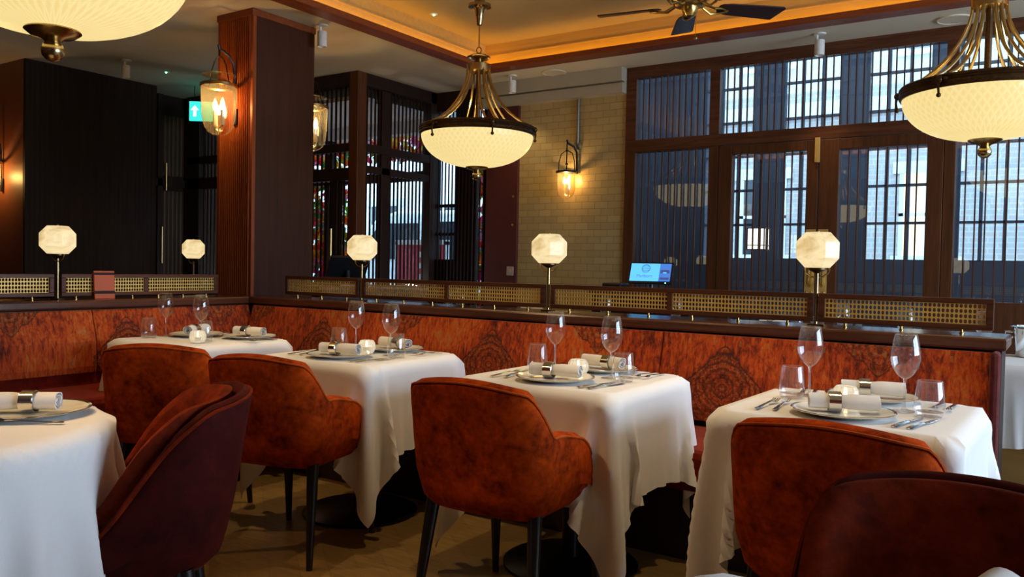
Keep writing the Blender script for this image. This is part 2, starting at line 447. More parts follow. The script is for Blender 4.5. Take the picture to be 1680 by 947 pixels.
# sides of the room that the camera does not face
struct(MB().box(-10.2,-3.2,0,-10.1,6.9,HC).build('wall_far_left', 'dark_wood'))
struct(MB().box(-10.2,-3.3,0,3.7,-3.2,HC).build('wall_front', 'left_red'))
wr = MB()
wr.box(3.6,-3.2,0,3.7,6.9,.75); wr.box(3.6,-3.2,2.7,3.7,6.9,HC); wr.box(3.6,-3.2,.75,3.7,1.6,2.7); wr.box(3.6,6.0,.75,3.7,6.9,2.7)
struct(wr.build('wall_right', 'left_red'))
w9 = sroot('window_9')
g = MB(); g.box(3.62,1.6,.75,3.68,6.0,.82); g.box(3.62,1.6,2.63,3.68,6.0,2.7)
for yy in (1.6,3.0,4.5,5.93): g.box(3.62,yy,.82,3.68,yy+.07,2.63)
g.build('window_frame', 'walnut_y', w9)
# left block: lit red face, fluted side, recessed cabinets beyond
wl = struct(MB().box(-9.9,3.77,0,-7.95,5.08,HC).build('wall_left', 'left_red'))
struct(MB().box(-7.95,3.772,0,-7.915,5.08,HC).build('wall_left_fluted', 'dark_flute'))
cb = sroot('wall_cabinet', 'recessed run of dark cabinet doors with golden brown panels')
g = MB(); g.box(-8.45,5.08,0,-8.27,5.75,HC); g.build('carcass', 'dark_wood', cb)
for k, (a, b) in enumerate(((5.14,5.30),(5.38,5.64))):
    for (z0, z1) in ((.15,1.95),(2.12,2.78)):
        MB().box(-8.27,a,z0,-8.262,b,z1).build('panel', 'cabinet_flute', cb)
g = MB(); g.box(-8.27,5.08,2.0,-8.24,5.75,2.08); g.box(-8.27,5.31,0,-8.24,5.37,HC); g.box(-8.27,5.66,0,-8.23,5.75,HC); g.build('frame', 'dark_wood', cb)
MB().tube([(-8.22,5.355,1.15),(-8.22,5.355,1.55)], .008).build('handle', 'brass_satin', cb)
MB().tube([(-8.22,5.40,1.95),(-8.22,5.40,2.25)], .008).build('handle', 'brass_satin', cb)

# pillar: fluted mahogany front with real ribs, plain dark wood side
PX0, PX1, PY0, PY1 = -5.26, -4.864, 3.87, 4.45
pl = sroot('pillar', 'fluted mahogany pillar standing behind the banquette corner')
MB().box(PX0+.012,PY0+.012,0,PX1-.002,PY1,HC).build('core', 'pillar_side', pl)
g = MB(); n = 16; pw = (PX1-PX0-.05)/n
for i in range(n):
    x = PX0+.025+pw*(i+.5)
    g.loft([[(x+pw*.40*cos(t), PY0+.014-.020*sin(t), z) for t in [pi*j/8 for j in range(9)]] for z in (0, HC)])
g.box(PX0,PY0,0,PX0+.025,PY0+.03,HC); g.box(PX1-.025,PY0,0,PX1,PY0+.03,HC)
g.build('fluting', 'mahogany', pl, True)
g = MB(); g.box(PX0-.006,PY0-.012,2.95,PX1+.008,PY1+.008,HC); g.build('capital', 'mahogany_x', pl, bevel=.006)

# ------------------------------------------------------------------ slatted screens
def frame_boxes(g, rects, y0, y1):
    for (x0,z0,x1,z1) in rects: g.box(x0,y0,z0,x1,y1,z1)
def slats(g, x0, x1, z0, z1, y0, y1, pitch, wd=.009):
    n = max(1, round((x1-x0)/pitch))
    for i in range(1, n):
        x = x0+(x1-x0)*i/n
        g.box(x-wd/2,y0,z0,x+wd/2,y1,z1)
yf0, yf1, ys0, ys1, yg = YB-.02, YB+.07, YB+.004, YB+.022, YB+.035
# clerestory over the doors
w1 = sroot('window_1')
g = MB(); frame_boxes(g, [(-3.336,2.90,1.9,3.0),(-3.336,2.245,1.9,2.345),(-3.336,2.345,-3.235,2.90),(-2.55,2.345,-2.462,2.90),(-.757,2.345,-.676,2.90),(1.2,2.345,1.28,2.9)], yf0, yf1)
g.build('window_frame', 'walnut_x', w1, bevel=.004)
g = MB(); slats(g,-3.235,-2.55,2.345,2.9,ys0,ys1,.057); slats(g,-2.462,-.757,2.345,2.9,ys0,ys1,.057); slats(g,-.676,1.2,2.345,2.9,ys0,ys1,.06)
g.build('slat_screen', 'walnut', w1)
g = MB()
for a, b in ((-3.235,-2.55),(-2.462,-.757),(-.676,1.2)): g.box(a,yg,2.345,b,yg+.006,2.9)
g.build('pane', 'window_glass', w1)
def screen(name, x0, x1, z0, z1, st, top, bot, pitch=.06):
    w = sroot(name)
    g = MB(); frame_boxes(g, [(x0,z0,x0+st[0],z1),(x1-st[1],z0,x1,z1),(x0+st[0],z1-top,x1-st[1],z1),(x0+st[0],z0,x1-st[1],z0+bot)], yf0, yf1)
    g.build('frame', 'walnut', w, bevel=.004)
    g = MB(); slats(g,x0+st[0],x1-st[1],z0+bot,z1-top,ys0,ys1,pitch); g.build('slat_screen', 'walnut', w)
    MB().box(x0+st[0],yg,z0+bot,x1-st[1],yg+.006,z1-top).build('pane', 'window_glass', w)
    return w
screen('window_2', -3.336, -2.462, 0, 2.245, (.10,.085), .01, .9)
d1 = screen('door_1', -2.458, -1.642, .01, 2.24, (.115,.09), .075, .25)
d2 = screen('door_2', -1.634, -.757, .01, 2.24, (.148,.11), .085, .25, .066)
screen('window_3', -.754, 1.9, 0, 2.245, (.075,.1), .06, 1.0, .066)
for d, xa in ((d1,-1.735),(d2,-1.628)):
    px0, px1 = (-1.722,-1.646) if d is d1 else (-1.628,-1.552)
    MB().box(px0,yf0-.008,1.0,px1,yf0,1.53).build('push_plate', 'door_brass', d, bevel=.002)
    g = MB()
    for kx in (px0+.018, px1-.018):
        for kz in (1.03, 1.22, 1.50): g.ball((kx,yf0-.012,kz), .009)
    g.build('screw', 'brass', d, True)
    MB().tube([(px0+.038,yf0-.008,1.08),(px0+.038,yf0-.05,1.10),(px0+.038,yf0-.05,1.38),(px0+.038,yf0-.008,1.40)], .012).build('handle', 'brass', d, True)
MB().box(-1.668,yf0-.02,2.06,-1.63,yf0,2.255).build('flush_bolt', 'door_brass', d1, bevel=.003)

# outer facade behind the lobby: wall with four barred windows
YO = 8.2
wins = [(-3.152,-2.612),(-2.352,-1.79),(-1.578,-1.02),(-.806,-.25),(.0,.56),(.78,1.34)]
zb, zt = 1.31, 3.35
g = MB()
xs = [-3.6]+[v for w in wins for v in w]+[2.2]
for i in range(0, len(xs), 2): g.box(xs[i],YO,-.1,xs[i+1],YO+.2,zt+.3)
for a, b in wins: g.box(a,YO,-.1,b,YO+.2,zb); g.box(a,YO,zt,b,YO+.2,zt+.3)
g.box(-3.6,6.86,-.1,-3.5,YO+.2,zt+.3); g.box(2.1,6.86,-.1,2.2,YO+.2,zt+.3)
struct(g.build('wall_outer', 'grey_paint'))
struct(MB().box(-3.6,6.86,zt+.3,2.2,YO+.2,zt+.4).build('ceiling_lobby', 'ceiling_paint'))
struct(MB().box(-3.6,6.9,-.12,2.2,YO+.2,0).build('floor_lobby', 'tarmac'))
for i, (a, b) in enumerate(wins):
    w = sroot('window_%d' % (10+i))
    g = MB(); cw = (b-a)/3
    for k in range(1,3): g.box(a+cw*k-.014,YO+.06,zb,a+cw*k+.014,YO+.10,zt)
    z = zb
    for k in range(6): g.box(a,YO+.06,zb+.347*k-.012,b,YO+.10,zb+.347*k+.012)
    g.box(a,YO+.05,zb,a+.02,YO+.11,zt); g.box(b-.02,YO+.05,zb,b,YO+.11,zt)
    g.build('glazing_bars', 'grey_paint', w)
    MB().box(a,YO+.075,zb,b,YO+.08,zt).build('pane', 'window_glass', w)

ll = thing('lobby_lantern', 'small glowing white box lantern in the lobby behind the left door glass', 'lantern', (-2.36,7.6,1.50))
MB().box(-.075,-.075,-.11,.075,.075,.08).build('lit_panes', 'lantern_glow', ll)
g = MB()
for q in (-.078,-.026,.026,.078):
    for w in (-.078,.078): g.box(q-.005,w-.004,-.11,q+.005,w+.004,.08); g.box(w-.004,q-.005,-.11,w+.004,q+.005,.08)
for zz in (-.115,-.075,.08): g.box(-.082,-.082,zz,.082,.082,zz+.008)
g.tube([(0,0,.085),(0,0,2.14)], .006, 6)
g.build('frame', 'black_metal', ll)

# ------------------------------------------------------------------ entrance vestibule (slatted corner lobby)
VX, VY = -5.60, 5.68
def yz_slats(g, y0, y1, z0, z1, x0, x1, pitch, wd=.012):
    n = round((y1-y0)/pitch)
    for i in range(1, n):
        y = y0+(y1-y0)*i/n; g.box(x0,y-wd/2,z0,x1,y+wd/2,z1)
v1 = sroot('window_4')     # face towards the dining room, running left
g = MB()
g.box(-8.2,VY-.06,2.88,VX-.05,VY+.05,3.0); g.box(-8.2,VY-.04,2.255,VX-.05,VY+.05,2.335); g.box(-8.2,VY-.04,1.98,VX-.05,VY+.05,2.10)
g.box(-7.3,VY-.04,0,-7.2,VY+.05,2.88); g.box(-5.93,VY-.03,0,-5.84,VY+.05,1.98); g.box(-8.3,VY-.04,0,-7.98,VY+.05,2.88); g.box(-6.75,VY-.03,0,-6.66,VY+.05,1.98)
g.box(-8.0,VY-.03,0,VX-.05,VY+.05,.2)
g.build('frame', 'dark_wood', v1, bevel=.004)
g = MB()
for a, b in ((2.335,2.88),(2.10,2.255),(.2,1.98)): slats(g,-8.0,VX-.05,a,b,VY-.007,VY+.007,.062,.016)
g.build('slat_screen', 'dark_wood', v1)
MB().box(-8.0,VY+.03,.2,VX-.05,VY+.036,2.88).build('pane', 'window_glass', v1)
MB().tube([(-5.885,VY-.06,1.18),(-5.885,VY-.06,1.52)], .012).build('handle', 'brass_satin', v1)
struct(MB().box(VX-.06,VY-.06,0,VX+.05,VY+.06,3.0).build('trim_5', 'walnut', bevel=.005), 'dark corner post of the entrance lobby')
v2 = sroot('window_5')     # face along the side
g = MB()
g.box(VX-.05,VY+.06,2.88,VX+.05,YB,3.0); g.box(VX-.05,VY+.06,2.255,VX+.04,YB,2.335)
g.box(VX-.04,5.98,0,VX+.03,6.10,2.88); g.box(VX-.04,VY+.06,2.06,VX+.03,YB,2.13); g.box(VX-.05,6.70,0,VX+.05,6.88,3.0); g.box(VX-.04,VY+.06,0,VX+.03,YB,.25)
g.build('frame', 'dark_wood', v2, bevel=.004)
g = MB()
for a, b in ((2.335,2.88),(2.13,2.255),(.25,2.06)): yz_slats(g,VY+.06,6.70,a,b,VX-.007,VX+.007,.058,.014)
g.build('slat_screen', 'dark_wood', v2)
MB().box(VX-.036,VY+.06,.25,VX-.03,6.70,2.88).build('pane', 'window_glass', v2)
# slatted side light in the street wall, between the lobby and the red panel
v3 = sroot('window_6')
g = MB(); g.box(VX+.05,YB,2.80,-4.875,YB+.08,3.0); g.box(VX+.05,YB,0,-4.875,YB+.08,.6)
g.box(-5.30,YB+.03,.6,-5.04,YB+.08,2.8); g.box(-4.95,YB+.03,.6,-4.875,YB+.08,2.8)
g.box(VX+.05,YB+.03,1.80,-5.3,YB+.08,1.83); g.box(VX+.05,YB+.03,1.50,-5.3,YB+.08,1.53); g.box(VX+.05,YB+.03,.6,-5.3,YB+.08,1.25)
g.build('frame', 'dark_wood', v3)
g = MB(); slats(g,VX+.05,-4.875,.6,2.8,YB-.012,YB,.045,.012); g.build('slat_screen', 'dark_wood', v3)
MB().box(VX+.05,YB+.085,.6,-4.875,YB+.09,2.8).build('pane', 'window_glass', v3)
# street doors and lintel of the lobby
fs = MB()
fs.box(-10.2,YB+.05,2.62,VX+.05,YB+.2,3.2); fs.box(-10.2,YB+.05,0,-8.3,YB+.2,2.62)
struct(fs.build('wall_street', 'plaster_white'))
struct(MB().box(-4.875,YB+.15,0,-3.5,YB+.3,3.6).build('wall_street_tile', 'grey_paint'))
struct(MB().box(-8.25,VY+.05,2.76,VX-.05,YB+.05,2.80).build('ceiling_vestibule', 'plaster_white'))
d3 = sroot('door_3')
g = MB()
for x in (-8.25,-7.28,-6.42,-5.76): g.box(x,YB+.05,0,x+.08,YB+.13,2.62)
g.box(-8.25,YB+.05,2.10,VX,YB+.13,2.2); g.box(-8.25,YB+.05,0,VX,YB+.13,.12)
g.build('frame', 'dark_wood', d3)
MB().box(-8.2,YB+.09,.12,VX-.03,YB+.096,2.6).build('pane', 'window_glass', d3)

# ------------------------------------------------------------------ outside: street, flowers, van, buildings
struct(MB().box(-40,6.9,-.3,30,40,-.02).build('ground', 'tarmac'))
def garland(name, spots, n, label, seed):
    rnd = random.Random(seed); g = MB()
    for i in range(n):
        (x0,y0,z0,x1,y1,z1) = rnd.choice(spots)
        c = (rnd.uniform(x0,x1), rnd.uniform(y0,y1), rnd.uniform(z0,z1)); r = rnd.uniform(.035,.085)
        k = rnd.choice((5,6)); tilt = Matrix.Rotation(rnd.uniform(0,6.28),3,'Z') @ Matrix.Rotation(rnd.uniform(.6,2.2),3,'X')
        pts = []
        for j in range(2*k):
            a = pi*j/k; rr = r*(1 if j % 2 == 0 else .6)
            pts.append(tilt @ Vector((rr*cos(a), rr*sin(a), .25*r)))
        top = tilt @ Vector((0,0,0)); b = len(g.v); cv = Vector(c)
        g.v += [tuple(p+cv) for p in pts]+[tuple(top+cv), tuple(cv+tilt @ Vector((0,0,-.3*r)))]
        for j in range(2*k):
            g.f.append((b+j, b+(j+1)%(2*k), b+2*k)); g.f.append((b+(j+1)%(2*k), b+j, b+2*k+1))
    return tag(g.build(name, 'petals'), label, 'flowers', None, 'stuff')
garland('flower_garland', [(-8.35,7.15,.2,-7.35,7.45,2.6),(-8.3,7.15,.2,-7.7,7.45,2.6),(-7.6,7.2,2.42,-5.5,7.4,2.75),(-8.3,7.2,.6,-7.25,7.4,2.2)], 1000, 'bright orange, yellow and pink flowers hung around the street entrance', 3)
garland('flower_garland', [(-5.52,7.15,.0,-5.2,7.35,2.8)], 320, 'narrow column of orange and red flowers seen through the side light slats', 4)
# parked van
vn = thing('parked_van', 'pale van parked in the street beyond the entrance', 'van', (-7.6,9.9,-.02), R(8))
prof = [(-2.2,.35),(-2.25,.95),(-2.1,1.1),(-1.55,1.2),(-.95,1.88),(-.6,1.98),(1.9,1.98),(2.15,1.85),(2.2,.35)]
g = MB(); g.loft([[(x,y,z) for x,z in prof] for y in (-.85,.85)]); g.build('body', 'van_white', vn, bevel=.05)
for (a, b, c2, d) in ((-1.3,-.2,1.28,1.80),(-.1,.9,1.28,1.82),(1.0,1.9,1.28,1.82)):
    g = MB(); pts = [(a,c2),(b,c2),(b,d),(a+(.45 if a < -1 else 0),d)]
    g.loft([[(x,y,z) for x,z in pts] for y in (-.865,-.84)]); g.build('side_window', 'van_glass', vn)
for x in (-1.45,1.35):
    g = MB(); g.lathe([(.0001,-.1),(.33,-.1),(.34,-.06),(.34,.06),(.33,.1),(.0001,.1)], 20); o = g.build('wheel', 'rubber', vn, True, loc=(x,-.8,.34), rot=(R(90),0,0))
g = MB(); g.box(-2.28,-.6,.72,-2.2,.6,.86); g.build('bumper', 'rubber', vn)
# red board on the pavement
sb = thing('pavement_board', 'red and white board standing on the pavement outside the entrance', 'sign', (-6.75,8.0,-.02))
MB().box(-.40,-.02,.35,.40,.02,1.48).build('board', 'sign_red', sb)
g = MB(); g.box(-.42,-.03,1.46,.42,.03,1.52); g.box(-.42,-.03,.2,-.38,.03,1.5); g.box(.38,-.03,.2,.42,.03,1.5); g.box(-.42,-.2,0,-.38,.2,.2); g.box(.38,-.2,0,.42,.2,.2); g.build('frame', 'stone_white', sb)
g = MB()
for zz, xw in ((1.30,.22),(1.16,.26),(1.02,.18)): g.box(-.02,-.026,zz,-.02+xw,-.02,zz+.07)
g.build('white_marking', 'stone_white', sb)
# buildings across the street
def building(name, label, mat, x0, x1, y, h, wx, wz, ww, wh, band=True, lit=()):
    b = thing(name, label, 'building', ((x0+x1)/2, y, -.02))
    cx = (x0+x1)/2
    MB().box(x0-cx,0,0,x1-cx,6,h).build('wall', mat, b)
    k = 0
    for z in wz:
        for x in wx:
            fr = MB(); X = x-cx
            fr.box(X-ww/2-.12,-.06,z-.1,X+ww/2+.12,0,z); fr.box(X-ww/2-.12,-.05,z+wh,X+ww/2+.12,0,z+wh+.22)
            fr.box(X-ww/2,-.04,z,X-ww/2+.08,0,z+wh); fr.box(X+ww/2-.08,-.04,z,X+ww/2,0,z+wh); fr.box(X-.03,-.04,z,X+.03,0,z+wh); fr.box(X-ww/2,-.04,z+wh/2-.03,X+ww/2,0,z+wh/2+.03)
            wo = fr.build('window', 'stone_white', b)
            MB().box(X-ww/2,-.02,z,X+ww/2,-.01,z+wh).build('pane', 'lit_window' if k in lit else 'van_glass', wo)
            k += 1
    if band:
        g = MB()
        for z in (4.3, h-.4): g.box(x0-cx-.05,-.12,z,x1-cx+.05,0,z+.28)
        g.build('cornice', 'stone_white', b)
    return b
building('brick_building', 'pale brick building with white framed windows seen through the right windows', 'brick', -9.0, 16.0, 17.0, 16, (-5.2,-2.15,.9,4.2,7.5), (1.55,5.4,8.8), .95, 1.55, True, (1,))
building('rendered_building', 'pale pink rendered building across the street beyond the entrance', 'pink_render', -34.0, -9.2, 18.0, 9.5, (-26,-22.5,-19,-16.6,-14.4,-12.2), (1.0,4.6,7.6), 1.2, 1.9, False)

# ================================================================== BANQUETTE
BX = -2.555
bq = thing('banquette', 'long corner banquette with patterned orange back and dark red seat', 'banquette', (0,0,0))
for (a, b) in ((-4.56,-3.52),(-3.515,-1.574),(-1.569,-.223)):
    rings = []
    for (y, z) in ((3.61,.50),(3.60,.56),(3.61,.72),(3.652,.893),(3.70,.893),(3.70,.50)):
        rings.append([(a-BX,y,z),(a-BX+.012,y-.008,z),(b-BX-.012,y-.008,z),(b-BX,y,z)])
    g = MB(); g.loft([[r[i] for r in rings] for i in range(4)]); g.build('back_pad', 'damask', bq, loc=(BX,0,0))
LX = -4.617
for (a, b) in ((1.6,2.565),(2.57,3.66)):
    rings = []
    for (x, z) in ((.055,.545),(.06,.58),(.055,.72),(.0,.893),(-.05,.893),(-.05,.545)):
        rings.append([(a,x,z),(a+.012,x+.008,z),(b-.012,x+.008,z),(b,x,z)])
    g = MB(); g.loft([[(r[i][0]-2.76, -r[i][1], r[i][2]) for r in rings] for i in range(4)])
    g.build('back_pad', 'damask', bq, loc=(LX,2.76,0), rot=(0,0,R(90)))
g = MB(); g.box(-4.06,3.10,.30,-.223,3.66,.47); g.build('seat', 'seat_velvet', bq, bevel=.03)
g = MB(); g.box(-4.62,1.6,.30,-4.08,3.66,.475); g.build('seat', 'seat_velvet', bq, bevel=.03)
g = MB(); g.box(-4.06,3.18,0,-.223,3.64,.30); g.box(-4.60,1.62,0,-4.14,3.64,.30); g.build('plinth', 'dark_wood', bq)
g = MB(); g.box(-4.64,1.6,.45,-4.57,3.66,.56); g.build('lumbar_strip', 'seat_velvet', bq)
g = MB(); g.box(-.223,3.14,.0,-.185,3.58,.48); g.box(-.223,3.58,0,-.190,3.70,.90); g.build('end_panel', 'pink_velvet', bq, bevel=.015)
# divider wall and polished ledge
dv = sroot('wall_divider')
g = MB(); g.box(-4.94,3.705,0,-.19,3.97,.90); g.box(-4.94,1.6,0,-4.67,3.705,.90); g.build('carcass', 'dark_wood', dv)
lg = thing('banquette_ledge', 'polished dark wooden ledge running along the top of the banquette', 'ledge', (0,0,0))
MB().box(-4.96,3.653,.901,-.171,3.99,.950).build('top_board', 'ledge_wood', lg, bevel=.01)
MB().box(-4.96,1.58,.901,-4.598,3.653,.950).build('side_board', 'ledge_wood_y', lg, bevel=.01)
# second low divider further left
struct(MB().box(-6.30,3.04,0,-5.95,4.7,.943).build('wall_divider_far', 'dark_wood', bevel=.005))

# perforated brass screens on posts
def lattice_screen(length, units, loc, rz, label, grp='brass lattice screens standing on the banquette ledge'):
    t = thing('lattice_screen', label, 'screen', loc, rz, grp)
    z0, z1 = .018, .146; fwd = .024; st = .027
    g = MB(); g.box(0,-fwd/2,z0,length,fwd/2,z0+.022); g.box(0,-fwd/2,z1-.022,length,fwd/2,z1)
    ul = length/units
    for k in range(units+1):
        a = 0 if k == 0 else (length-st if k == units else ul*k-st/2)
        g.box(a,-fwd/2,z0+.022,a+st,fwd/2,z1-.022)
    g.build('frame', 'walnut_x', t, bevel=.003)
    for k in range(units):
        xa = ul*k+(st if k == 0 else st/2); xb = ul*(k+1)-(st if k == units-1 else st/2)
        za, zb_ = z0+.022, z1-.022
        nx = round((xb-xa)/.0165); nz = 4; cw, ch = (xb-xa)/nx, (zb_-za)/nz
        g = MB()
        for j in range(nz):
            for i in range(nx):
                x = xa+cw*(i+.5); z = za+ch*(j+.5); b = len(g.v)
                outer = [(cw/2,0),(cw/2,ch/2),(0,ch/2),(-cw/2,ch/2),(-cw/2,0),(-cw/2,-ch/2),(0,-ch/2),(cw/2,-ch/2)]
                inner = [(cw*.36,0),(cw*.34,ch*.25),(0,ch*.42),(-cw*.34,ch*.25),(-cw*.36,0),(-cw*.34,-ch*.25),(0,-ch*.42),(cw*.34,-ch*.25)]
                g.v += [(x+p,-.0015,z+q) for p,q in outer]+[(x+p,-.0015,z+q) for p,q in inner]
                for m in range(8):
                    n2 = (m+1) % 8; g.f.append((b+m,b+n2,b+8+n2,b+8+m))
        o = g.build('lattice', 'lattice_gold', t); so = o.modifiers.new('s','SOLIDIFY'); so.thickness = .003
    for i in range(units*3):
        x = length*(i+.5)/(units*3)
        g = MB(); g.lathe([(.0001,0),(.009,0),(.009,.004),(.0055,.006),(.0055,.022)], 10); g.build('post', 'brass', t, True, loc=(x,0,0))
    return t
LZ = .950
SY = 3.83
lattice_screen(.694, 1, (-4.437,SY,LZ), 0, 'single brass lattice screen on the ledge right of the pillar')
lattice_screen(1.364, 2, (-3.711,SY,LZ), 0, 'double brass lattice screen left of the middle ledge lamp')
lattice_screen(1.38, 2, (-2.310,SY,LZ), 0, 'double brass lattice screen between the two right ledge lamps')
lattice_screen(.68, 1, (-.908,SY,LZ), 0, 'single brass lattice screen at the right end of the ledge')
lattice_screen(1.045, 2, (-4.75,2.46,LZ), R(90), 'double brass lattice screen on the left ledge beside the pillar')
lattice_screen(.70, 1, (-4.75,1.72,LZ), R(90), 'brass lattice screen at the left edge, left of the ledge lamp')

# ledge lamps
def ledge_lamp(loc, label):
    t = thing('ledge_lamp', label, 'lamp', loc, R(10), 'alabaster lamps along the ledges')
    g = MB(); g.box(-.035,-.02,0,.035,.02,.008); g.build('base', 'bronze', t, bevel=.002)
    MB().tube([(0,0,.008),(0,0,.24)], .0075, 10).build('stem', 'antique_brass', t, True)
    g = MB(); g.lathe([(.0001,.232),(.012,.237),(.04,.252),(.04,.2605),(.0001,.2605)], 20); g.build('gallery', 'bronze', t, True)
    for s in (-1, 1):
        MB().tube([(0,0,.216),(s*.025,0,.220),(s*.046,0,.236),(s*.053,0,.2605)], .004, 8).build('bracket_arm', 'antique_brass', t, True)
    zc = .340; hh, r0, r1, hb = .079, .057, .097, .036
    g = MB(); g.lathe([(.0001,zc-hh),(r0,zc-hh),(r1,zc-hb),(r1,zc+hb),(r0,zc+hh),(.0001,zc+hh)], 8, ph=R(22.5))
    g.build('lamp_shade', 'alabaster_glow', t, bevel=.003)
    MB().ball((0,0,zc+hh+.004), .006).build('finial', 'antique_brass', t, True)
    return t
L0 = ledge_lamp((-2.329,SY,LZ), 'glowing octagonal alabaster lamp on the ledge in front of tiled wall')
for loc, lab in (((-.92,SY,LZ), 'glowing octagonal alabaster lamp on the ledge in front of the double doors'),
                 ((-3.726,SY,LZ), 'glowing octagonal alabaster lamp on the ledge in front of the lobby corner post'),
                 ((-4.75,2.443,LZ), 'glowing octagonal alabaster lamp on the left ledge before the dark fluted wall'),
                 ((-6.11,4.27,.943), 'small far glowing octagonal alabaster lamp just left of the pillar')):
    dup(L0, loc, R(10), lab)

# orange menu leaning on the left screen
mn = thing('menu_folder', 'orange menu folder with dark bands propped against the left lattice screen', 'menu', (-4.722,2.70,LZ))
m = Matrix.Rotation(R(-4), 4, 'Y')
MB().box(0,-.062,0,.012,.062,.165,m).build('cover', 'orange_card', mn, bevel=.002)
g = MB(); g.box(.0121,-.062,.030,.0135,.062,.047,m); g.box(.0121,-.062,.142,.0135,.062,.155,m); g.build('elastic_band', 'elastic', mn)

# ================================================================== PENDANTS
def pendant(loc, label, ztop):
    t = thing('pendant_lamp', label, 'lamp', loc, R(20), 'brass pendant lamps with glass bowls')
    Rb = .405
    prof = [(max(Rb*cos(a)**.85, .0001), -.235*sin(a)) for a in [R(90)*i/14 for i in range(15)]]
    g = MB(); g.lathe([(Rb*.97,.012)]+prof, 64); g.build('bowl', 'bowl_glow', t, True, ang=180)
    g = MB(); g.lathe([(Rb-.015,.052),(Rb+.008,.052),(Rb+.014,.045),(Rb+.010,.038),(Rb+.016,.031),(Rb+.011,.024),(Rb+.016,.017),(Rb+.012,.010),(Rb+.014,.0),(Rb+.006,-.012),(Rb-.004,-.012),(Rb-.015,.052)], 64)
    g.build('rim_band', 'bronze', t, True)
    for k in range(6):
        a = 2*pi*k/6; ca, sa = cos(a), sin(a); Q = lambda r, z: (r*ca, r*sa, z)
        g = MB(); g.ball(Q(Rb+.018,.026), .02, 10, 6)
        for q in (-1, 1):
            a2 = a+q*.07; g.ball(((Rb+.015)*cos(a2),(Rb+.015)*sin(a2),.026), .014, 8, 6, .7)
        g.tube([Q(Rb+.02,.02),Q(Rb+.026,-.01),Q(Rb+.02,-.045)], .006, 6); g.ball(Q(Rb+.02,-.052), .012, 10, 6)
        g.build('hook', 'bronze', t, True)
        for da in (-.09, .09):
            c2, s2 = cos(a+da), sin(a+da); c1, s1 = cos(a+da*2.2), sin(a+da*2.2); pts = []
            for i in range(11):
                u = i/10; r = .078+(Rb-.082)*(u**1.9); z = .475-.425*(1-(1-u)**1.2)
                pts.append((r*(c2*u+c1*(1-u)), r*(s2*u+s1*(1-u)), z))
            MB().tube(pts, .0085, 8).build('arm', 'antique_brass', t, True)
    MB().tube([(0,0,-.02),(0,0,.47)], [.017,.017], 12).build('stem', 'bronze', t, True)
    g = MB(); g.lathe([(.0001,.445),(.06,.445),(.086,.452),(.088,.50),(.07,.508),(.035,.515),(.03,.53),(.07,.54),(.085,.555),(.06,.568),(.02,.575),(.0001,.585)], 32); g.build('hub', 'antique_brass', t, True)
    g = MB(); g.tube([(.0,0,.54+.022*cos(b)+.02) if False else (.018*sin(b),0,.605+.022*cos(b)) for b in [2*pi*i/14 for i in range(14)]], .004, 6, loop=True); g.tube([(0,0,.625),(0,0,ztop-.30)], .005, 8); g.build('hanging_rod', 'antique_brass', t, True)
    g = MB(); g.lathe([(.0001,0),(.018,.0),(.026,.03),(.036,.10),(.05,.118),(.082,.125),(.082,.145),(.045,.16),(.036,.18),(.036,.30),(.0001,.30)], 32, (0,0,ztop-.30)); g.build('canopy', 'antique_brass', t, True)
    g = MB(); g.lathe([(.0001,-.222),(.078,-.226),(.082,-.236),(.065,-.25),(.035,-.258),(.022,-.268),(.028,-.276),(.034,-.292),(.031,-.312),(.018,-.326),(.0001,-.331)], 32); g.build('finial', 'antique_brass', t, True)
    return t
ZR = 2.135
P0 = pendant((-3.545,4.80,ZR), 'brass pendant lamp with cream glass bowl hanging before the tiled wall', ZC-ZR)
dup(P0, (-.365,4.97,ZR), R(5), 'cream glass bowl pendant at upper right, hanging before the windows')
dup(P0, (-2.66,1.35,ZR), R(33), 'nearest cream glass bowl pendant, cut off at the top left corner')

# ================================================================== CEILING FAN
fn = thing('ceiling_fan', 'brass ceiling fan with five dark wooden blades under the glowing coffer', 'fan', (-2.12,5.22,2.905))
g = MB(); g.lathe([(.0001,-.035),(.03,-.03),(.05,.0),(.055,.03),(.10,.04),(.125,.07),(.125,.13),(.09,.16),(.03,.175),(.018,.2),(.018,.21),(.06,.235),(.075,.29),(.0001,.29)], 32); g.build('motor', 'brass', fn, True)
for k in range(5):
    a = R(45+72*k)
    mt = Matrix.Rotation(a, 4, 'Z') @ Matrix.Translation((0,0,.035)) @ Matrix.Rotation(R(-13), 4, 'X')
    pts = [(.20,-.03),(.22,-.055),(.28,-.068),(.64,-.085),(.66,-.066),(.62,.082),(.28,.068),(.22,.055),(.20,.03)]
    MB().prism(pts, 0, .008, mt).build('blade', 'fan_wood', fn, bevel=.002)
    g = MB()
    for s in (-1, 1):
        g.tube([mt @ Vector(p) for p in ((.10,s*.02,.01),(.16,s*.038,-.02),(.22,s*.03,-.012),(.27,0,-.008))], .008, 8)
    g.build('blade_iron', 'brass', fn, True)
g = MB(); g.tube([(.045,.0,-.02),(.045,0,-.17)], .0015, 6); g.ball((.045,0,-.18), .014); g.build('pull_chain', 'antique_brass', fn, True)

